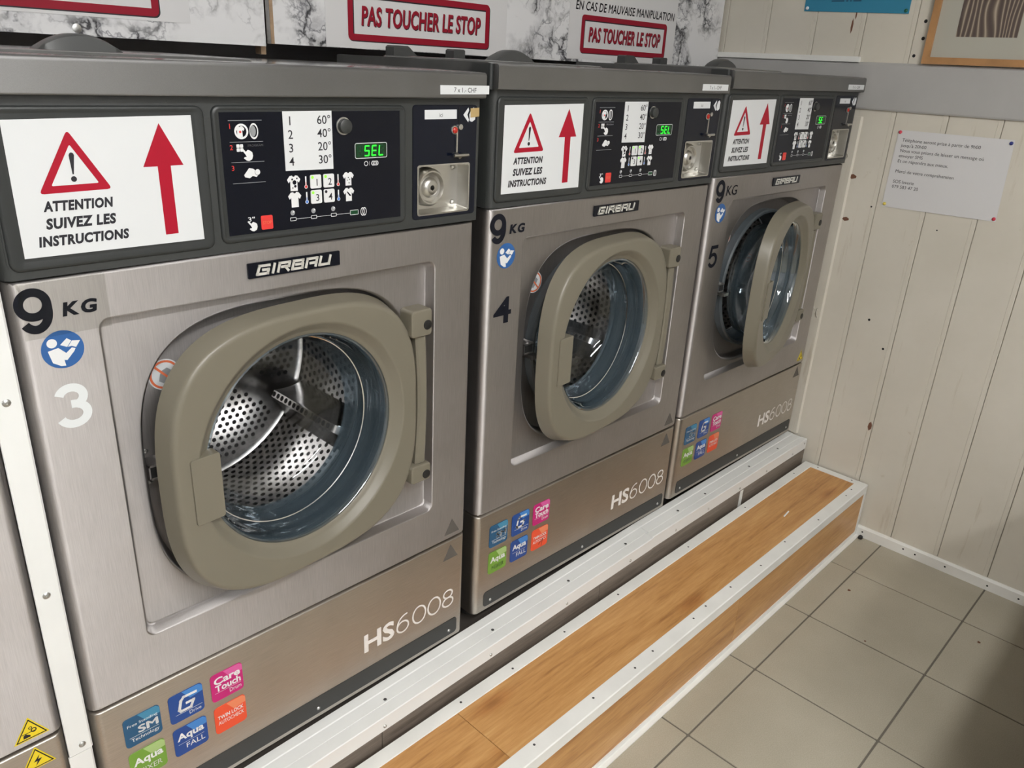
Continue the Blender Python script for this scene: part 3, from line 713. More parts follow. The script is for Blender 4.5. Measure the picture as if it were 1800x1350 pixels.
def shirt(m, a, b, w, d, mat='icon_white', spots=None):
    h = w * 1.05
    pts = [(-.28, -.5), (.28, -.5), (.28, .14), (.40, .02), (.52, .24), (.30, .48), (.12, .5), (.06, .42), (-.06, .42), (-.12, .5), (-.30, .48), (-.52, .24), (-.40, .02), (-.28, .14)]
    m.poly([(a + x * w, b + y * h) for x, y in pts], d, mat)
    for x, y, r in (spots or []): m.disc(a + x * w, b + y * h, r * w, d + .0001, 'overlay_black', 8)
def hand(m, a, b, s, d, flat=False):
    if flat: pts = [(-1, -.25), (-.3, .55), (.2, .45), (.7, .1), (.55, -.1), (.95, -.2), (.6, -.55), (.1, -.4), (-.3, -.65), (-.9, -.5)]
    else: pts = [(-1, .85), (-.75, 1), (-.25, .45), (.1, .75), (.5, .6), (.85, .35), (.95, -.2), (.75, -.75), (.2, -1), (-.2, -.9), (-.65, -.55), (-.5, -.35), (-.15, -.35), (-.35, .05)]
    m.poly([(a + x * s, b + y * s) for x, y in pts][::-1], d, 'icon_white')
def mesh_overlay():
    m = MB(); d = 0.0024
    m.slab([(0.2555, 0.8625), (0.5272, 0.8622), (0.5266, 1.0122), (0.2548, 1.0115)], 0.0016, d, 'overlay_black'); d += 0.0002
    for z in (1.0019, 0.9766, 0.9523, 0.9269): m.rect(0.2658, 0.3104, z - .0003, z + .0003, d, 'icon_grey')
    for s, z in (('1', 0.9955), ('2', 0.9706), ('3', 0.9460)): m.text(s, d, 'icon_red', pos=(0.2675, z - .0032), cap=0.0062, bold=0.012, align='C')
    m.annulus(0.2822, 0.9890, 0.0068, 0.0092, d, 'icon_white'); shirt(m, 0.2800, 0.9890, 0.0125, d + .0001); m.disc(0.2806, 0.9885, 0.0016, d + .0002, 'icon_red', 8)
    m.annulus(0.2988, 0.9890, 0.0074, 0.0096, d, 'icon_white', e=0.62); m.disc(0.2975, 0.9890, 0.0040, d, 'icon_grey', 16, rb=0.0068)
    for i in (0, 1):
        for j in (0, 1): m.rrect(0.2742 + i * .0047, 0.2784 + i * .0047, 0.9650 + j * .0047, 0.9692 + j * .0047, .0008, d, 'icon_white', 2)
    hand(m, 0.2880, 0.9612, 0.0078, d + .0001); m.text('PROGRAM', d, 'icon_white', box=(0.2895, 0.3100, 0.9708, 0.9734), bold=0.01)
    hand(m, 0.2920, 0.9392, 0.0105, d, True); m.disc(0.3000, 0.9395, 0.0036, d + .0001, 'icon_white', 14); m.annulus(0.3000, 0.9395, 0.0036, 0.0040, d + .0002, 'overlay_black', 14)
    shirt(m, 0.3507, 0.9222, 0.0190, d, spots=[(.05, .05, .16), (-.12, .25, .07), (.1, -.2, .1), (-.1, -.3, .05), (.25, .3, .06)])
    shirt(m, 0.3510, 0.9008, 0.0190, d); shirt(m, 0.4362, 0.9228, 0.0175, d, spots=[(.0, .1, .05), (.12, -.05, .05), (-.1, -.1, .04), (.05, -.3, .05)])
    shirt(m, 0.4363, 0.9014, 0.0175, d); m.poly([(0.4330, 0.9050), (0.4345, 0.9055), (0.4400, 0.9000), (0.4398, 0.8990), (0.4370, 0.8995)], d + .0001, 'overlay_black')
    for a, zt, zb, c in ((0.3688, 0.9300, 0.9165, 'icon_red'), (0.3692, 0.9095, 0.8965, 'icon_blue'), (0.4194, 0.9300, 0.9165, 'icon_red'), (0.4194, 0.9090, 0.8965, 'icon_blue')):
        m.rect(a - .0010, a + .0010, zb, zt, d, 'icon_white'); m.disc(a, zb, .0026, d + .0001, 'icon_white', 12); m.disc(a, zb, .0019, d + .0002, c, 12); m.rect(a - .0004, a + .0004, zb, zb + .006, d + .0002, c)
    m.rect(0.3469, 0.4443, 0.8750, 0.8755, d, 'icon_white')
    for a in (0.3469, 0.3788, 0.4103): m.rrect(a - .0045, a + .0045, 0.8730, 0.8778, .0008, d + .0001, 'overlay_black', 2); m.rframe(a - .0045, a + .0045, 0.8730, 0.8778, .0008, .0007, d + .0002, 'icon_white', 2)
    m.rrect(0.4375, 0.4515, 0.8722, 0.8792, .0008, d + .0001, 'led_dim', 2); m.rframe(0.4375, 0.4515, 0.8722, 0.8792, .0008, .0007, d + .0002, 'icon_white', 2)
    m.annulus(0.4590, 0.8755, 0.0045, 0.0060, d, 'icon_white', e=.6); m.annulus(0.4622, 0.8755, 0.0045, 0.0060, d, 'icon_white', e=.6)
    for a in (0.3466, 0.3784, 0.4098): m.disc(a, 0.8838, 0.0034, d, 'icon_grey', 14); m.poly([(a, .8838), (a + .0033, .8845), (a + .001, .887)], d + .0001, 'icon_white')
    m.text('3"', d, 'icon_white', box=(0.2822, 0.2915, 0.8780, 0.8840), bold=0.01); hand(m, 0.2880, 0.8722, 0.0070, d)
    m.annulus(0.4667, 0.9419, .0026, .0034, d, 'icon_white', 16); m.rect(0.4722, 0.4726, .9390, .9448, d, 'icon_white')
    for k in range(3): m.annulus(0.4790 + k * .0028, 0.9419, .0022, .0034, d, 'icon_white', 16)
    return m.mesh('control_overlay', 0)
def mesh_stop():
    m = MB(); m.rbox(0.2998, 0.3166, 0.8660, 0.8842, 0.0022, 0.0034, 0.002, 'icon_red', 0.0004); m.text('STOP', 0.0036, 'icon_orange', box=(0.3020, 0.3145, 0.8730, 0.8772), bold=0.01); return m.mesh('stop_button', 0)
def mesh_prog(n, lit):
    m = MB(); a = (0.3838, 0.4042)[(n - 1) % 2]; b = (0.9224, 0.9022)[(n - 1) // 2]
    m.rbox(a - .0086, a + .0086, b - .0090, b + .0090, 0.0022, 0.0034, 0.0022, 'icon_white', 0.0004)
    m.text(str(n), 0.0036, 'ink_black', pos=(a + .0015, b - .0055), cap=0.0095, align='C', bold=0.006)
    m.disc(a - .0052, b + .0058, .0021, 0.0036, 'led_spot' if lit else 'ink_black', 10); return m.mesh('program_button', 0)
def mesh_card():
    m = MB(); m.slab([(0.3398, 0.9386), (0.4124, 0.9376), (0.4124, 1.0126), (0.3394, 1.0122)], 0.0024, 0.0030, 'sticker_white')
    for k, (s, t) in enumerate((('1', '60°'), ('2', '40°'), ('3', '20°'), ('4', '30°'))):
        z = 0.9962 - k * 0.01685; m.text(s, 0.0032, 'ink_black', pos=(0.3455, z - .0008), cap=0.0113, bold=0.006); m.text(t, 0.0032, 'ink_black', pos=(0.4098, z), cap=0.0113, bold=0.006, align='R')
    return m.mesh('temperature_card', 0)
def mesh_knob():
    m = MB(); m.lathe([(0.0112, -0.0020), (0.0112, -0.0030), (0.0098, -0.0034), (0.0094, -0.0095), (0.0080, -0.0105), (0.0001, -0.0106)], 0.4310, 0.9929, 'panel_plastic', 28, flip=True)
    m.lathe([(0.0116, -0.0022), (0.0116, -0.0032), (0.0098, -0.0034)], 0.4310, 0.9929, 'coin_steel', 28, flip=True); return m.mesh('push_knob')
SEG = {'S': 'afgcd', 'E': 'afged', 'L': 'fed', '8': 'abcdefg'}
def seg_char(m, ch, a, b, w, h, d, mat):
    P_ = {'a': [(0, 1), (1, 1)], 'b': [(1, 1), (1, .5)], 'c': [(1, .5), (1, 0)], 'd': [(0, 0), (1, 0)], 'e': [(0, .5), (0, 0)], 'f': [(0, 1), (0, .5)], 'g': [(0, .5), (1, .5)]}
    for s in SEG[ch]:
        (x0, y0), (x1, y1) = P_[s]; sx = .08 * h
        m.stroke([(a + x0 * w + y0 * sx + (x1 - x0) * w * .12, b + y0 * h + (y1 - y0) * h * .1), (a + x1 * w + y1 * sx - (x1 - x0) * w * .12, b + y1 * h - (y1 - y0) * h * .1)], w * .24, d, mat)
def mesh_display(txt):
    m = MB(); m.rrect(0.4482, 0.5031, 0.9490, 0.9700, .003, 0.0027, 'led_bg'); m.rframe(0.4482, 0.5031, 0.9490, 0.9700, .003, .0008, 0.0029, 'icon_white')
    for i in range(4): seg_char(m, '8', 0.4522 + i * .0122, 0.9528, .0070, .0130, 0.0029, 'led_dim')
    for i, c in enumerate(txt): seg_char(m, c, 0.4522 + (i + 1) * .0122, 0.9528, .0070, .0130, 0.0031, 'led_green')
    return m.mesh('display', 0)
def mesh_coinplate():
    m = MB(); o = rrect_pts(0.5520, 0.6795, 0.8535, 1.0195, 0.0045, 3); i = rrect_pts(0.5602, 0.6665, 0.8585, 0.9342, 0.004, 3)
    m.rings([[(a, y, b) for a, b in r] for r, y in ((o, 0.010), (o, -0.0006), (i, -0.0006), (i, 0.006))], 'coin_navy', flip=True)
    return m.mesh('coin_plate', 30)
def mesh_cup():
    m = MB(); R = []
    for ins, y, r in ((-0.0002, -0.0016, .004), (0.0022, -0.0018, .004), (0.0026, 0.0, .003), (0.005, 0.022, .003)):
        R.append([(a, y, b) for a, b in rrect_pts(0.5602 + ins, 0.6665 - ins, 0.8585 + ins, 0.9342 - ins, r, 3)])
    m.rings(R, 'coin_steel', flip=True, cap1=True)
    m.lathe([(0.0300, 0.0218), (0.0290, 0.010), (0.0255, 0.0045), (0.0235, 0.0045), (0.021, 0.0105), (0.0160, 0.0115), (0.0135, 0.0065), (0.0090, 0.0040), (0.0040, 0.0040), (0.0035, 0.012)], 0.5945, 0.8985, 'coin_steel', 36, flip=True)
    m.lathe([(0.0035, 0.0115), (0.0001, 0.0118)], 0.5945, 0.8985, 'hole_black', 16, flip=True)
    for z in (0.9255, 0.8705): m.lathe([(0.0042, 0.0218), (0.0038, 0.0195), (0.002, 0.0180), (0.0001, 0.0176)], 0.6500, z, 'coin_steel', 14, flip=True)
    return m.mesh('coin_return_cup', 40)
def mesh_lever():
    m = MB(); m.box(0.6360, 0.6388, -0.0030, 0.0, 0.9470, 0.9840, 'coin_steel'); m.cyl((0.6255, -0.010, 0.9468), (0.6550, -0.010, 0.9468), 0.0024, 'coin_steel', 10)
    m.cyl((0.6374, -0.011, 0.9440), (0.6374, 0.0, 0.9490), 0.0030, 'coin_steel', 10)
    m.lathe([(0.0045, 0.0), (0.0042, -0.004), (0.0001, -0.0046)], 0.6440, 0.9880, 'coin_steel', 14, flip=True); m.box(0.6415, 0.6428, -0.0012, 0.0, 0.988, 1.0175, 'hole_black'); return m.mesh('coin_lever', 35)
def mesh_lens():
    m = MB(); m.lathe([(0.0065, -0.0005), (0.0065, -0.002), (0.0050, -0.0024)], 0.6330, 0.9835, 'coin_steel', 18, flip=True); m.lathe([(0.0050, -0.0022), (0.0045, -0.004), (0.0025, -0.0055), (0.0001, -0.006)], 0.6330, 0.9835, 'red_lens', 18, flip=True); return m.mesh('signal_lens')
def mesh_ici():
    m = MB(); m.slab([(0.5740, 0.9998), (0.6368, 1.0000), (0.6365, 1.0134), (0.5738, 1.0130)], 0.0004, 0.0016, 'sticker_white'); m.text('ici', 0.0018, 'ink_black', pos=(0.6050, 1.0030), cap=0.0062, align='C'); return m.mesh('coin_label', 0)
def mesh_arrowst(tape):
    m = MB(); d = 0.0010
    m.poly([(0.6505, 1.0055), (0.6610, 1.0165), (0.6625, 1.0120), (0.6590, 1.0055), (0.6625, 0.9985), (0.6612, 0.9945)], d, 'sticker_white')
    m.poly([(0.6640, 0.9965), (0.6690, 0.9950), (0.6755, 0.9985), (0.6765, 1.0120), (0.6720, 1.0165), (0.6670, 1.0140), (0.6630, 1.0060)], d + .0001, 'sticker_white')
    if tape: m.slab([(0.6655, 1.0015), (0.6835, 1.0030), (0.6832, 1.0160), (0.6650, 1.0150)], d + .0002, d + .0008, 'tape_tan')
    return m.mesh('arrow_sticker', 0)
def mesh_price():
    m = MB(); m.slab([(0.0, 0.0), (0.0988, 0.0010), (0.0985, 0.0132), (-0.0004, 0.0126)], 0.0143, 0.0148, 'sticker_white'); m.text('7 x 1.- CHF', 0.0150, 'ink_black', box=(0.0265, 0.0715, 0.0030, 0.0098)); return m.mesh('price_label', 0)
# ---- prints and stickers on the fronts
def mesh_name():
    m = MB(); m.rbox(0.2764, 0.4182, 0.8032, 0.8238, 0.0, 0.0026, 0.0012, 'overlay_black', 0.0006)
    paths = {'G': [[(1, .98), (0.06, 1), (0, 0), (1, 0), (1, .48), (.5, .48)]], 'I': [[(.5, 0), (.5, 1)]], 'R': [[(0, 0), (0, 1), (1, 1), (1, .5), (.3, .5)], [(.62, .5), (1, 0)]],
             'B': [[(0, 0), (0, 1), (.94, 1), (.94, .52), (.3, .52)], [(1, .52), (1, 0), (0, 0)]], 'A': [[(0, 0), (0, 1), (1, 1), (1, 0)], [(.4, .42), (1, .42)]], 'U': [[(0, 1), (0, 0), (1, 0), (1, 1)]]}
    x = 0.2888
    for ch in 'GIRBAU':
        wd = 0.0030 if ch == 'I' else 0.0152
        for p in paths[ch]:
            q = [(x + (a if ch != 'I' else a) * wd + b * 0.0032, 0.8081 + b * 0.0108) for a, b in p]; m.stroke(q, 0.0034, 0.0036, 'badge_metal', d0=0.0024)
        x += wd + 0.0062
    return m.mesh('nameplate', 0)
def mesh_nine(style):
    m = MB(); d = 0.0004
    m.digit('9', (0.0045, 0.0420, 0.7795, 0.8315), 0.0096, d, 'num_black')
    if style == 0: m.text('KG', d, 'num_black', box=(0.0510, 0.0890, 0.7940, 0.8105), bold=0.045, shear=0.14, space=1.3)
    else: m.text('KG', d, 'num_black', box=(0.0510, 0.0985, 0.7935, 0.8165), bold=0.004, shear=0.08)
    return m.mesh('capacity_print', 0)
def mesh_tape():
    m = MB(); m.slab([(0.010, 0.7735), (0.1010, 0.7742), (0.1010, 0.8385), (0.010, 0.8385)], 0.0006, 0.0008, 'tape_clear')
    m.tube([(0.0095, -0.0016, 0.8385), (0.0135, -0.004, 0.8290), (0.0115, -0.005, 0.8180), (0.0055, -0.002, 0.8080)], 0.0016, 'tape_clear', 8); return m.mesh('clear_tape', 40)
def mesh_mandatory():
    m = MB(); d = 0.0004; a, b, r = 0.0452, 0.7565, 0.0225
    m.disc(a, b, r, d, 'mandatory_blue', 36); d += .0002
    def T(pts): return [(a + x * r, b + y * r) for x, y in pts]
    m.disc(a - .46 * r, b + .40 * r, .24 * r, d, 'icon_white', 18)
    m.poly(T([(-.70, .02), (-.20, .12), (.12, -.22), (.42, .02), (.58, -.06), (.50, -.20), (.12, -.60), (-.02, -.56), (.02, -.88), (-.20, -.86), (-.56, -.62)])[::-1], d, 'icon_white')
    m.poly(T([(-.10, .25), (.25, .55), (.45, .38), (.85, .32), (.62, .0), (.42, .10), (.22, .08)])[::-1], d, 'icon_white'); m.stroke(T([(.22, .08), (.45, .38)]), .03 * r, d + .0001, 'mandatory_blue')
    return m.mesh('read_manual_sticker', 0)
def mesh_num(n):
    m = MB(); bx, mt = {3: ((0.0250, 0.0650, 0.6585, 0.7140), 'num_white'), 4: ((0.0205, 0.0645, 0.6325, 0.6815), 'num_black'), 5: ((0.0215, 0.0605, 0.6275, 0.6815), 'num_black')}[n]
    if n == 4: m.text('4', 0.0004, mt, box=bx, bold=0.02)
    else: m.digit(str(n), bx, 0.0100 if n == 3 else 0.0085, 0.0004, mt)
    return m.mesh('machine_number', 0)
def mesh_nohand():
    m = MB(); d = -0.0466; a, b, r = 0.1720, 0.6795, 0.0215
    m.disc(a, b, r, d, 'sticker_white', 30); m.annulus(a, b, r * .78, r * .92, d + .0002, 'icon_orange', 30)
    m.poly([(a - .008, b - .008), (a - .002, b - .012), (a + .006, b - .004), (a + .010, b + .004), (a + .004, b + .009), (a - .003, b + .006), (a - .006, b + .001)], d + .0002, 'icon_grey')
    m.stroke([(a - .55 * r, b + .6 * r), (a + .55 * r, b - .6 * r)], r * .14, d + .0004, 'icon_orange'); return m.mesh('no_touching_sticker', 0)
def mesh_model():
    m = MB(); m.text('HS', 0.0004, 'model_print', box=(0.4425, 0.5105, 0.0835, 0.1235), bold=0.03); [m.digit(ch, (0.5150 + k * 0.0372, 0.5150 + k * 0.0372 + (0.0345 if ch == '0' else 0.0300), 0.0825, 0.1240), 0.0036, 0.0004, 'model_print') for k, ch in enumerate('6008')]; return m.mesh('model_print', 0)
FEATURE = {  # name: (col, row, base, highlight, lines)
    'sm': (0, 0, 'st_teal', 'st_teal_hi', [('Free Standing', .10, .92, .66, .78, 0), ('SM', .36, .92, .36, .62, .035), ('Technology', .16, .92, .12, .27, .004)]),
    'g': (1, 0, 'st_blue', 'st_blue_hi', []),
    'care': (2, 0, 'st_pink', 'st_pink_hi', [('Care', .10, .92, .60, .86, .03), ('Touch', .12, .92, .34, .58, .03), ('Drum', .55, .92, .12, .26, 0)]),
    'mixer': (0, 1, 'st_green', 'st_green_hi', [('Aqua', .10, .92, .42, .76, .03), ('MIXER', .20, .86, .16, .34, .002)]),
    'fall': (1, 1, 'st_blue', 'st_blue_hi', [('Aqua', .10, .90, .46, .80, .03), ('FALL', .34, .90, .18, .36, .002)]),
    'twin': (2, 1, 'st_orange', 'st_orange_hi', [('TWIN LOCK', .10, .92, .52, .66, .02), ('AUTOCHECK', .10, .92, .32, .46, 0)]),
}
def mesh_feature(k, torn=False):
    c, r, base, hi, lines = FEATURE[k]; S = 0.0515; a = (0.0355, 0.0993, 0.1632)[c]; b = (0.1525, 0.0885)[r]
    m = MB(); d = 0.0009
    pts = rrect_pts(a, a + S, b, b + S, 0.006, 4)
    m.slab(pts, 0.0, d, base)
    m.poly([(a + S * .40, b + S - .0003), (a + S * .62, b + S * .66), (a + S - .0003, b + S * .72), (a + S - .0003, b + S * .90), (a + S * .9, b + S - .0003)][::-1], d + .0001, hi)
    d += .0003
    for s, x0, x1, y0, y1, bo in lines: m.text(s, d, 'icon_white', box=(a + S * x0, a + S * x1, b + S * y0, b + S * y1), bold=bo)
    if k == 'sm': m.rect(a + .006, a + S - .004, b + S * .31, b + S * .322, d, 'icon_white')
    if k == 'care': m.rect(a + .005, a + S - .004, b + S * .30, b + S * .31, d, 'icon_white')
    if k == 'fall': m.rect(a + .006, a + S - .006, b + S * .41, b + S * .42, d, 'icon_white')
    if k == 'g':
        q = lambda p: [(a + S * (.26 + .52 * (x * .8 + .22 * y)), b + S * (.34 + .46 * y)) for x, y in p]
        m.stroke(q([(1, .98), (.15, 1), (.0, .8), (0, .15), (.15, 0), (.85, 0), (.95, .45), (.5, .45)]), S * .085, d, 'icon_white')
        m.rect(a + .008, a + S - .003, b + S * .26, b + S * .272, d, 'icon_white'); m.text('Drive', d, 'icon_white', box=(a + S * .55, a + S * .90, b + S * .10, b + S * .22))
    if torn: m.stroke([(a + S * .45, b + S * .2), (a + S * .70, b + S * .40), (a + S * .62, b + S * .05)], .0012, d + .0002, 'ink_black')
    return m.mesh('feature_sticker', 0)
def mesh_tri(a, b, s, mat, sym):
    m = MB(); d = 0.0004; m.slab([(a - s, b), (a + s, b), (a, b + s * 1.7)], 0.0, d, mat)
    if sym:
        k = 0.82; m2 = [(a - s * k, b + s * .11), (a + s * k, b + s * .11), (a, b + s * 1.50)]; m.stroke(m2 + m2[:1], s * .07, d + .0002, 'ink_black')
        if sym == 'bolt': m.poly([(a + .18 * s, b + 1.0 * s), (a - .22 * s, b + .55 * s), (a + .0 * s, b + .55 * s), (a - .15 * s, b + .2 * s), (a + .28 * s, b + .68 * s), (a + .05 * s, b + .68 * s)], d + .0002, 'ink_black')
        else:
            m.annulus(a + .18 * s, b + .62 * s, .10 * s, .17 * s, d + .0002, 'ink_black', 14); m.annulus(a + .02 * s, b + .86 * s, .06 * s, .11 * s, d + .0002, 'ink_black', 12)
            m.poly([(a - .45 * s, b + .22 * s), (a - .05 * s, b + .22 * s), (a - .05 * s, b + .34 * s), (a - .28 * s, b + .52 * s), (a - .42 * s, b + .46 * s)], d + .0002, 'ink_black'); m.stroke([(a - .45 * s, b + .55 * s), (a + .25 * s, b + .55 * s)], s * .05, d + .0002, 'ink_black')
    return m.mesh('warning_triangle', 0)

def make_machine(idx, label, loc, rz, theta, txt='SEL'):
    t = thing('washing_machine', label, 'washing machine', (loc[0], loc[1], loc[2] + Z0), rz, 'row of washing machines')
    C = lambda name, fn, par=t, **kw: link(name, cached(fn.__name__, fn), par, **kw)
    C('cabinet', mesh_body)
    for u in (0.045, 0.64):
        for y in (0.06, 0.40):
            link('foot', cached('foot%g' % round(loc[2], 3), lambda: foot_mesh(loc[2])), t, (u, y, 0))
    fp = C('front_panel', mesh_front); lp = C('lower_panel', mesh_lower)
    C('tub', mesh_tub); dr = C('drum', mesh_drum)
    # place the lifters round the drum axis
    for a in (-30, 90, 210):
        lf = link('lifter', cached('lifter', mesh_lifter), dr); r = math.radians(a)
        lf.matrix_local = Matrix.Translation((CU, 0, CZ)) @ Matrix.Rotation(-r, 4, 'Y') @ Matrix.Translation((-CU, 0, -CZ))
    C('door_gasket', mesh_gasket)
    d = C('door', mesh_door); d.location = (0.600, 0.0, 0.0); d.rotation_euler = (0, 0, theta)
    C('door_glass', mesh_glass, d, label='clear bowl shaped glass'); C('glass_ring', mesh_glass_ring, d); C('door_handle', mesh_handle, d)
    hz = ((0.666, 0.712), (0.398, 0.432))
    for i, (z0, z1) in enumerate(hz):
        h = link('hinge_block', cached('hinge%d' % i, lambda: mesh_hinge(z0, z1)), t)
        link('cap', cached('cap', mesh_cap), h, (0.5735, -0.0126, (z0 + z1) / 2 - 0.004))
    C('hinge_bar', mesh_hingebar); 
    ca = C('door_catch', mesh_catch)
    for z in (0.578, 0.531): link('screw', mesh_screw(0.0035), ca, (0.1345, 0.0465, z))
    # lid
    ld = C('lid_rail', mesh_lid); C('lid_top_cover', mesh_top)
    link('grip_cover', cached('dome', mesh_dome), t)
    link('hatch_stop', cached('tab1', lambda: mesh_tab(0.045, 0.082, 0.022)), t); link('hatch_stop', cached('tab2', lambda: mesh_tab(0.192, 0.222, 0.0)), t)
    C('end_post', mesh_post)
    link('price_label', cached('price', mesh_price), ld, (0.5920 if idx == 3 else 0.578, 0, 1.0355))
    # control fascia
    cp = C('control_fascia', mesh_panel)
    link('panel_frame', cached('frL', lambda: mesh_frame(0.0085, 0.2365, 0.8500, 1.0190, 0.0225, 0.2235, 0.8615, 1.0110)), cp)
    link('panel_frame', cached('frC', lambda: mesh_frame(0.2455, 0.5380, 0.8530, 1.0195, 0.2535, 0.5285, 0.8608, 1.0138)), cp)
    C('warning_card', mesh_warning, cp, label='white card with red warning triangle and arrow')
    C('control_overlay', mesh_overlay, cp); C('stop_button', mesh_stop, cp, label='red square stop button')
    lit = {3: (1, 1, 1, 0), 4: (1, 1, 0, 1)}.get(idx, (0, 0, 0, 0))
    for n in range(1, 5): link('program_button', cached(('prog', n, lit[n - 1]), lambda: mesh_prog(n, lit[n - 1])), cp)
    C('temperature_card', mesh_card, cp); C('push_knob', mesh_knob, cp)
    link('display', cached('disp' + txt, lambda: mesh_display(txt)), cp, label='small green glowing display')
    C('coin_plate', mesh_coinplate, cp); C('coin_return_cup', mesh_cup, cp); C('coin_lever', mesh_lever, cp); C('signal_lens', mesh_lens, cp, label='small red signal lens'); C('coin_label', mesh_ici, cp)
    link('arrow_sticker', cached('arrow%d' % (idx == 3), lambda: mesh_arrowst(idx == 3)), cp)
    # prints on the front
    C('nameplate', mesh_name, fp)
    if idx in (3, 4, 5):
        sty = 1 if idx == 5 else 0
        link('capacity_print', cached('nine%d' % sty, lambda: mesh_nine(sty)), fp, (0.008 if idx == 5 else 0, 0, 0.002 if idx == 5 else 0))
        if idx == 3: link('clear_tape', cached('tape', mesh_tape), fp, label='clear sticky tape over the capacity print')
        C('read_manual_sticker', mesh_mandatory, fp, label='round blue sticker of a figure reading'); link('machine_number', cached('num%d' % idx, lambda: mesh_num(idx)), fp)
        C('no_touching_sticker', mesh_nohand, fp)
        for k in FEATURE:
            tr = (k == 'twin' and idx == 4); link('feature_sticker', cached((k, tr), lambda: mesh_feature(k, tr)), lp)
    C('model_print', mesh_model, lp)
    ks = C('kick_strip', mesh_kick, lp)
    for u in (0.045, 0.343, 0.645): link('screw', mesh_screw(0.0034), ks, (u, -0.0012, 0.0265 - 0.003))
    if idx == 2:
        link('warning_triangle', cached('triA', lambda: mesh_tri(0.648, 0.2500, 0.0205, 'warn_yellow', 'hand')), fp, label='yellow crushed hand warning triangle')
        link('warning_triangle', cached('triB', lambda: mesh_tri(0.648, 0.2000, 0.0205, 'warn_yellow', 'bolt')), lp, label='yellow lightning warning triangle')
    elif idx in (3, 4):
        link('sticker_residue', cached('resA', lambda: mesh_tri(0.648, 0.2515, 0.0185, 'residue', '')), fp); link('sticker_residue', cached('resB', lambda: mesh_tri(0.646, 0.1950, 0.0185, 'residue', '')), lp)
    else:
        link('warning_triangle', cached('triA5', lambda: mesh_tri(0.650, 0.2515, 0.0195, 'warn_yellow', 'hand')), fp); link('sticker_residue', cached('resB5', lambda: mesh_tri(0.645, 0.1985, 0.0195, 'residue', '')), lp)
    return t
PLINTH_Z = -0.020
def foot_mesh(z):
    m = MB(); m.cyl((0, 0, 0.002), (0, 0, PLINTH_Z - z), 0.018, 'foot_rubber', 14, 0.024); return m.mesh('foot')
make_machine(2, 'steel washing machine at the left edge with yellow warning triangles, mostly out of view', (-0.7175, 0.0, 0.0), 0.0, 0.02, 'SEL')
make_machine(3, 'large nearest steel washing machine with white number 3', (0.0, 0.0, 0.0), 0.0, math.radians(5.1), 'SEL')
make_machine(4, 'middle steel washing machine with black number 4', (0.71726, 0.0031, 0.01395), -0.01298, math.radians(5.6), 'SEL')
make_machine(5, 'farthest steel washing machine with black number 5, its door standing ajar by the wall', (1.41447, -0.008, 0.02551), -0.01106, math.radians(11.7), 'SE')

# ================================================================== PLINTH under the machines
def build_plinth():
    t = thing('machine_plinth', 'low grey-brown laminate plinth with white metal edging under the washing machines', 'plinth', (0, 0, 0))
    m = MB(); m.box(X_LEFT + 0.6, XW - 0.001, -0.058, 0.44, 0.0, Z0 + PLINTH_Z, 'plinth_core'); m.build('core', t, 0)
    zl = lambda x: Z0 - 0.010 + 0.0184 * (x - 0.4)          # the left run climbs a little
    zr = lambda x: Z0 + 0.0062
    xj = 1.275
    def run(x0, x1, zf, name, prof, over=0.0):
        mm = MB(); mm.rings([[(x, y, zf(x) + z) for y, z in prof] for x in (x0, x1)], 'white_metal', cap0=True, cap1=True, flip=False); return mm.build(name, t, 20)
    back = [(0.0015, -0.020), (0.0015, 0.0022), (-0.0165, 0.0012), (-0.0185, 0.0), (-0.0420, -0.0006), (-0.0428, -0.0016), (-0.0428, -0.020)]
    front = [(-0.0432, -0.006), (-0.0432, -0.0012), (-0.0440, -0.0004), (-0.0675, 0.0), (-0.0690, -0.0012), (-0.0692, -0.0315), (-0.0672, -0.0315), (-0.0672, -0.006)]
    bx = [(y - 0.002 if y < -0.03 else y, z) for y, z in back]; fx = [(y + (0.0025 if y < -.05 else -0.002), z * 1.08) for y, z in front]
    run(X_LEFT + 0.6, xj, zl, 'edge_strip', back); e1 = run(X_LEFT + 0.6, xj - 0.012, zl, 'edge_strip', front)
    run(xj + 0.001, XW - 0.006, zr, 'edge_strip', bx); e2 = run(xj - 0.0115, XW - 0.004, zr, 'edge_strip', fx)
    for x in (-0.15, 0.16, 0.435, 0.70, 0.935, 1.17): link('screw', mesh_screw(0.0034, 'screw_steel'), t, (x, -0.0692, zl(x) - 0.022))
    for x in (1.25, 1.37, 1.53, 1.70, 1.86, 2.03, 2.11): link('screw', mesh_screw(0.0034, 'screw_steel'), t, (x, -0.0668, zr(x) - 0.024 if x < 2.1 else zr(x) - .012))
    for x in (0.14, 0.46, 0.735, 0.975, 1.19, 1.42, 1.555, 1.80, 1.98):
        s = MB(); s.add([(0.0034 * math.cos(2 * PI * k / 12), 0.0034 * math.sin(2 * PI * k / 12), 0.0004) for k in range(12)], [tuple(range(12))], 'screw_dark')
        z = (zl if x < xj else zr)(x); link('screw', cached('topscrew', lambda: s.mesh('screw', 0)), t, (x, -0.0370, z + 0.0003))
    xs = [X_LEFT + 0.6, -0.45, 0.432, 1.062, 1.715, XW - 0.002]
    for a, b in zip(xs[:-1], xs[1:]):
        p = MB(); p.box(-(b - a) / 2 + 0.0008, (b - a) / 2 - 0.0008, -0.0062, 0.0, 0.0, Z0 - 0.030, 'grey_laminate'); p.build('laminate_panel', t, 0, ((a + b) / 2, -0.0582, 0.0))
    p = MB(); p.box(1.712, 1.728, -0.0658, -0.0645, Z0 - 0.095, Z0 - 0.033, 'white_strip'); p.build('joint_cover', t, 0)
    return t
build_plinth()

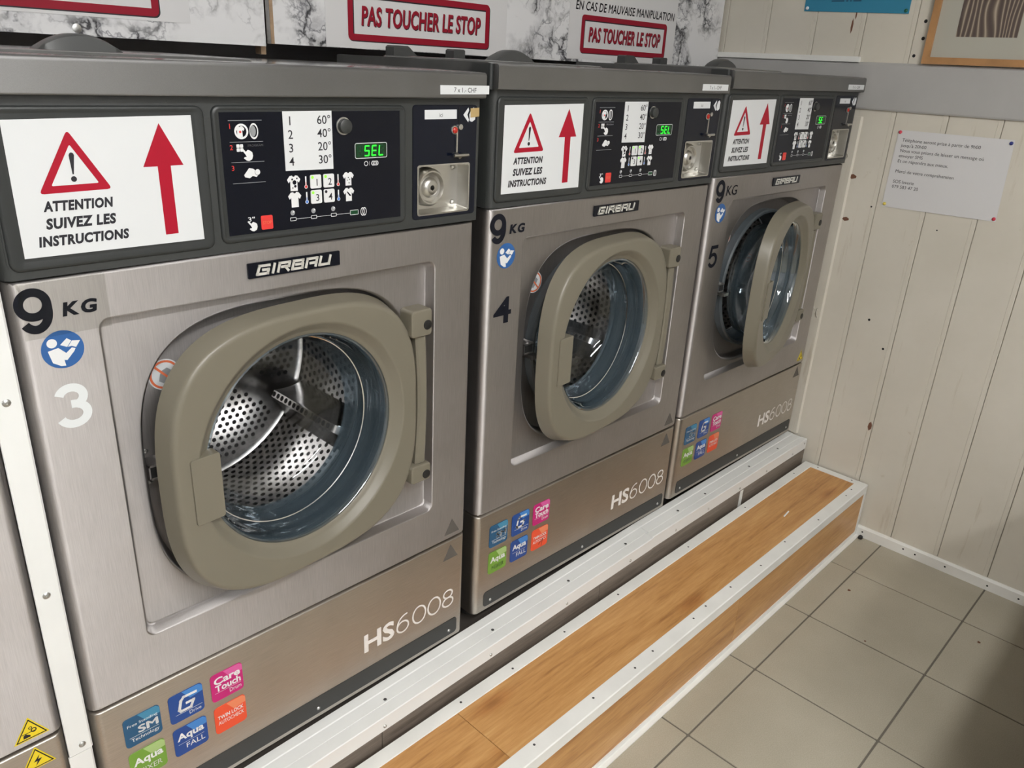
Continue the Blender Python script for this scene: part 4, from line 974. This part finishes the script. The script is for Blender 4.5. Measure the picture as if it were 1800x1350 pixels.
# ================================================================== STEP in front of the machines
def build_step():
    t = thing('step_box', 'long wood-effect step with white metal edges in front of the machines', 'step', (0, 0, 0))
    x0, x1 = -0.60, 2.122; zt = Z0 - 0.0705; yb, yf = -0.0775, -0.2775
    m = MB(); m.box(x0, x1, yf + 0.004, yb - 0.002, 0.001, zt - 0.004, 'plinth_core'); m.build('carcass', t, 0)
    cuts = [x0, 0.578, x1]
    for (a, b), dz in zip(zip(cuts[:-1], cuts[1:]), (0.0004, 0.0)):
        p = MB(); p.box(-(b - a) / 2 + 0.0005, (b - a) / 2 - 0.0005, yf + 0.006, yb - 0.006, -0.0038, -0.0004 - dz, 'oak_laminate'); p.build('top_plank', t, 0, ((a + b) / 2, 0, zt))
    for a, b in ((x0, 1.35), (1.35, x1)):
        p = MB(); p.box(-(b - a) / 2 + 0.0004, (b - a) / 2 - 0.0004, -0.0022, 0.0040, 0.006, zt - 0.003, 'oak_laminate'); p.build('front_plank', t, 0, ((a + b) / 2, yf, 0.0))
    def strip(prof, a, b, name='edge_strip'):
        mm = MB(); mm.rings([[(x, y, z) for y, z in prof] for x in (a, b)], 'white_strip', cap0=True, cap1=True); return mm.build(name, t, 20)
    strip([(yb, zt - 0.022), (yb, zt), (yb - 0.0008, zt + 0.0012), (yb - 0.028, zt + 0.0012), (yb - 0.029, zt - 0.0004), (yb - 0.001, zt - 0.0006), (yb - 0.001, zt - 0.022)], x0, x1)
    strip([(yf + 0.030, zt - 0.0004), (yf + 0.029, zt + 0.0014), (yf - 0.002, zt + 0.0014), (yf - 0.004, zt - 0.0004), (yf - 0.004, zt - 0.026), (yf - 0.0024, zt - 0.026), (yf - 0.0024, zt - 0.0008)], x0, x1)
    strip([(yf - 0.0024, 0.001), (yf - 0.016, 0.001), (yf - 0.016, 0.0035), (yf - 0.0055, 0.0045), (yf - 0.0045, 0.016), (yf - 0.0024, 0.016)], x0, x1 - 0.003)
    m = MB(); m.box(x1 - 0.026, x1, yf + 0.029, yb - 0.029, zt - 0.0004, zt + 0.0012, 'white_strip'); m.build('edge_strip', t, 0)
    m = MB(); m.box(x1 - 0.014, x1, yf - 0.0048, yf - 0.0025, 0.004, zt - 0.026, 'white_strip'); m.build('edge_strip', t, 0)
    nail = MB(); nail.add([(0.0026 * math.cos(2 * PI * k / 10), 0.0026 * math.sin(2 * PI * k / 10), 0.0) for k in range(10)], [tuple(range(10))], 'screw_dark'); nm = nail.mesh('nail', 0)
    for x in (0.60, 0.74, 0.905, 1.10, 1.40, 1.70, 2.01): link('nail', nm, t, (x, yb - 0.012 - random.uniform(0, .008), zt + 0.0014))
    for x in (0.63, 0.80, 0.93, 1.00, 1.16, 1.22, 1.33, 1.47, 1.62, 1.80, 2.00, 2.05): link('nail', nm, t, (x, yf + random.uniform(.008, .022), zt + 0.0016))
    for y in (-0.125, -0.235): link('nail', nm, t, (x1 - 0.012, y, zt + 0.0014))
    return t
build_step()
m = MB(); m.cyl((0, 0, 0.0022), (0.034, 0.004, 0.0022), 0.0022, 'white_metal', 10)
o = m.build('plastic_peg', None, 40, (1.742, -0.193, Z0 - 0.0709), label='small pale peg lying on the wooden step near the wall', category='peg')

# ================================================================== white upright strip between the two left machines
m = MB(); pr = [(-0.0300, 0.030), (-0.0300, -0.0006), (-0.0345, -0.0006), (-0.0345, -0.0022), (-0.0335, -0.003), (-0.0070, -0.003), (-0.0045, -0.0005), (-0.0045, 0.010), (-0.0062, 0.030)]
t = thing('cover_strip', 'white upright metal strip closing the gap left of machine number 3', 'strip', (0, 0, 0))
m.rings([[(u, y, z) for u, y in pr] for z in (Z0 + 0.1920, Z0 + 1.02)], 'white_metal', cap0=True, cap1=True); m.build('upper_strip', t, 25)
m = MB(); m.rings([[(u - 0.0012, y + 0.0008, z) for u, y in pr] for z in (Z0 + 0.001, Z0 + 0.1905)], 'white_metal', cap0=True, cap1=True); m.build('lower_strip', t, 25)
for u, z in ((-0.0205, 0.7088), (-0.0215, 0.4506), (-0.0170, 0.2040), (-0.020, 0.92)): link('screw', mesh_screw(0.0045), t, (u, -0.003, Z0 + z))

# ================================================================== marble boards and their signs
def board(name, label, x0, x1, z0, y=0.450):
    t = thing('marble_board', label, 'board', (0, 0, 0))
    m = MB(); m.box(x0, x1, y, y + 0.014, Z0 + z0, Z0 + 1.80, 'marble_film'); m.build('panel', t, 0)
    m = MB(); m.box(x0 + 0.004, x1 - 0.004, y + 0.0142, y + 0.022, Z0 + z0 + 0.004, Z0 + 1.798, 'chip_wood'); m.box(x0 + 0.004, x1 - 0.004, y + 0.022, BACK - 0.0005, Z0 + 1.78, Z0 + 1.798, 'chip_wood'); m.build('backing', t, 0)
    return t
t = board('a', 'marble-pattern board behind the machine tops, left of the gap', -1.75, 0.578, 1.0885)
m = MB(); m.lathe([(0.007, 0.4505), (0.0065, 0.449), (0.003, 0.448), (0.0001, 0.448)], 0.262, Z0 + 1.099, 'screw_steel', 16, flip=True); m.build('screw', t)
t2 = board('b', 'long marble-pattern board behind the machine tops, reaching the planked wall', 0.589, 2.117, 1.0935)
m = MB(); m.box(0.5885, 0.5955, 0.4498, 0.4502, Z0 + 1.0935, Z0 + 1.80, 'chip_wood'); m.build('raw_edge', t2, 0)
m = MB(); m.box(0.5785, 0.5885, 0.470, 0.490, Z0 + 1.075, Z0 + 1.80, 'chip_wood'); m.build('batten', t2, 0)
def sign(x0, x1, z0, f0, f1, fz0, fz1, label, extra=False):
    m = MB(lambda a, b, d=0.0: (a, 0.4498 - d, b)); d = 0.0006
    m.slab([(x0, Z0 + z0), (x1, Z0 + z0 + 0.001), (x1, Z0 + 1.44), (x0, Z0 + 1.44)], 0.0, d, 'paper'); d += .0003
    fz0 += Z0; fz1 += Z0
    m.rframe(f0 + .002, f1 + .002, fz0 - .002, fz1 - .002, .009, .0125, d, 'ink_black'); m.rframe(f0, f1, fz0, fz1, .009, .0118, d + .0003, 'sign_red')
    h = fz1 - fz0
    for off, mt, dd in (((.0016, -.0016), 'ink_black', d + .0004), ((0, 0), 'sign_red', d + .0007)):
        m.text('PAS TOUCHER LE STOP', dd, mt, box=(f0 + .031 + off[0], f1 - .027 + off[0], fz0 + h * .30 + off[1], fz0 + h * .70 + off[1]), bold=0.03, shear=0.10, space=1.05)
    if extra: m.text('EN CAS DE MAUVAISE MANIPULATION', d, 'ink_black', box=(x0 + .022, x1 - .012, Z0 + 1.2130, Z0 + 1.2340), bold=0.016, shear=0.12, space=1.05)
    m.build('warning_sign', None, 0, label=label, category='sign')
sign(-0.035, 0.4415, 1.116, 0.013, 0.3906, 1.1235, 1.2135, 'white sign with red border on the marble board above machine 3, leftmost')
sign(0.7040, 1.1865, 1.094, 0.7540, 1.1311, 1.1085, 1.1985, 'white stop-button sign with large red lettering, the middle one above machine 4')
sign(1.4035, 1.8692, 1.100, 1.4516, 1.8247, 1.1155, 1.2035, 'white sign with a black line over red lettering, nearest the planked wall', True)

# ================================================================== papers and picture on the planked wall
WF = make_wall_frame(XW - 0.0018)
def notice():
    m = MB(WF); a0, a1, b0, b1 = 0.1335, 0.4185, Z0 + 0.7620, Z0 + 0.9665
    m.slab([(a0 - .001, b0 - .001), (a1 + .004, b0 + .003), (a1 - .003, b1), (a0, b1)], 0.0, 0.0006, 'paper')
    lines = ["Téléphone seront prise à partir de 9h00", "jusqu'à 20h00", "Nous vous prions de laisser un message où", "envoyer SMS", "Et on répondra aux mieux.", "", "Merci de votre compréhension", "", "SOS laverie", "079 583 47 20"]
    v, f = text_geom(lines[2]); wd = max(p[0] for p in v) - min(p[0] for p in v); k = (0.2085 / wd) * 0.73
    for i, s in enumerate(lines):
        if s: m.text(s, 0.0008, 'ink_black', pos=(a0 + 0.0145, b1 - 0.0290 - i * 0.01365), cap=k)
    m.build('paper_notice', None, 0, label='white typed notice pinned to the planked wall below the grey beam', category='notice')
notice()
def pin(a, b, d0, mat, label, grp):
    m = MB(); x = XW - 0.0018 - d0; F = make_wall_frame(x)
    R = [[F(a + r * math.cos(2 * PI * k / 16), b + r * math.sin(2 * PI * k / 16), d) for k in range(16)] for r, d in ((0.0046, 0.0), (0.0046, 0.0012), (0.0036, 0.0026), (0.0015, 0.0033))]
    m.rings(R, mat, cap0=True, cap1=True); m.build('push_pin', None, 40, label=label, category='push pin', group=grp)
G = 'pins holding the typed notice'
pin(0.1385, Z0 + 0.9610, 0.0007, 'pin_red', 'red push pin at the upper left corner of the typed notice', G)
pin(0.4090, Z0 + 0.9585, 0.0007, 'pin_blue', 'dark blue push pin in the typed notice', G)
pin(0.1390, Z0 + 0.7690, 0.0007, 'pin_yellow', 'yellow push pin in the typed notice', G)
pin(0.4170, Z0 + 0.7715, 0.0007, 'pin_red', 'red push pin at the lower right corner of the typed notice', G)
def poster():
    m = MB(WF); m.slab([(-0.1975, Z0 + 1.2595), (0.0920, Z0 + 1.2525), (0.0905, Z0 + 1.455), (-0.199, Z0 + 1.462)], 0.0, 0.0006, 'poster_blue')
    # the bottom line of print is cut by the edge of the picture: a row of small word shapes
    x = -0.122
    for wd in (0.036, 0.006, 0.004, 0.022):
        m.rect(x, x + wd, Z0 + 1.2828, Z0 + 1.2862, 0.0008, 'poster_ink'); x += wd + 0.005
    m.build('blue_poster', None, 0, label='turquoise blue paper pinned high on the planked wall', category='poster')
poster()
G = 'pins holding the blue paper'
pin(-0.1890, Z0 + 1.2670, 0.0007, 'pin_white', 'white push pin in the blue paper', G)
pin(0.0835, Z0 + 1.2600, 0.0007, 'pin_green', 'green push pin in the blue paper', G)
def picture():
    t = thing('framed_picture', 'light wood framed photograph of rippled sand resting on the grey beam', 'picture', (0, 0, 0))
    a0, a1, b0, b1 = 0.1545, 0.590, Z0 + 1.1335, Z0 + 1.60; w = 0.0165; F = make_wall_frame(XW)
    for i, q in enumerate(([(a0, b0), (a1, b0), (a1 - w, b0 + w), (a0 + w, b0 + w)], [(a1, b0), (a1, b1), (a1 - w, b1 - w), (a1 - w, b0 + w)], [(a1, b1), (a0, b1), (a0 + w, b1 - w), (a1 - w, b1 - w)], [(a0, b1), (a0, b0), (a0 + w, b0 + w), (a0 + w, b1 - w)])):
        m = MB(F); m.slab(q, 0.001, 0.016, 'frame_wood'); m.build('frame_rail', t, 0)
    m = MB(F); m.slab([(a0 + w, b0 + w), (a1 - w, b0 + w), (a1 - w, b1 - w), (a0 + w, b1 - w)], 0.002, 0.007, 'mat_board'); m.build('mat_board', t, 0)
    m = MB(F); m.slab([(a0 + 0.066, b0 + 0.0655), (a0 + 0.205, b0 + 0.0655), (a0 + 0.205, b1 - 0.066), (a0 + 0.066, b1 - 0.066)], 0.007, 0.0076, 'sand_photo'); m.build('photograph', t, 0)
picture()

# small things caught on the wall
m = MB(); pts = []
for k in range(15): pts.append((XW - 0.009, -0.004 + 0.009 * math.cos(2 * PI * k / 14), Z0 + 0.884 + 0.009 * math.sin(2 * PI * k / 14)))
m.tube(pts, 0.0009, 'thread', 6); m.build('wire_ring', None, 40, label='small pale wire ring on the upright strip beside the farthest machine', category='ring')
m = MB(); m.tube([(XW - 0.0080, 0.002, Z0 + 0.445), (XW - 0.010, -0.006, Z0 + 0.430), (XW - 0.009, -0.016, Z0 + 0.434), (XW - 0.010, -0.013, Z0 + 0.418), (XW - 0.009, -0.020, Z0 + 0.405)], 0.0013, 'thread', 6)
m.build('tape_scrap', None, 40, label='scrap of peeled tape hanging on the upright strip beside the farthest machine', category='scrap')
m = MB(); R_ = [[(2.108 + r * math.cos(2 * PI * k / 12), -0.3015 + r * math.sin(2 * PI * k / 12), z) for k in range(12)] for r, z in ((0.0055, 0.0003), (0.0075, 0.004), (0.0062, 0.010), (0.002, 0.0135))]
m.rings(R_, 'rubber_black', cap0=True, cap1=True); m.build('rubber_stopper', None, 50, label='small black rubber lump where the step meets the baseboard', category='stopper')
# specks on the floor
for k, (x, y, s) in enumerate([(1.815, -0.389, .0045), (1.632, -0.507, .0028), (1.855, -0.715, .004)]):
    m = MB(); m.add([(x + s * math.cos(a) * (1.6 if i % 2 else 1), y + s * math.sin(a), 0.0004) for i, a in enumerate([2 * PI * j / 7 for j in range(7)])] + [(x, y, 0.0012)], [(j, (j + 1) % 7, 7) for j in range(7)], 'cracked_brown')
    m.build('dirt_speck', None, 0, label=['brown dirt speck on the tile nearest the corner', 'tiny dark speck in the middle of a floor tile', 'dark dirt speck on the tile at the right'][k], category='speck', group='specks on the floor')

# ================================================================== unseen low block shaped like furniture, added to cast the floor shadow at right
t = thing('shadow_block', 'unseen long low dark brown block added outside the picture at the right to shade the floor', 'shadow block', (1.06, -0.955, 0.0))
m = MB(); m.box(0.0, 1.055, -0.40, 0.0, 0.06, 0.56, 'shadow_block_brown'); m.box(0.02, 1.035, -0.39, -0.02, 0.0, 0.06, 'tub_dark'); m.build('body', t, 0)
for k in (0, 1):
    m = MB(); m.box(0.004 + 0.525 * k, 0.524 + 0.525 * k, -0.419, -0.401, 0.065, 0.555, 'shadow_block_brown'); dd = m.build('door', t, 0)
    x = 0.495 + 0.065 * k
    m = MB(); m.cyl((x, -0.44, 0.36), (x, -0.44, 0.48), 0.005, 'screw_steel', 10)
    for z in (0.365, 0.465): m.box(x - 0.003, x + 0.003, -0.44, -0.418, z, z + 0.01, 'screw_steel')
    m.build('handle', dd, 40)
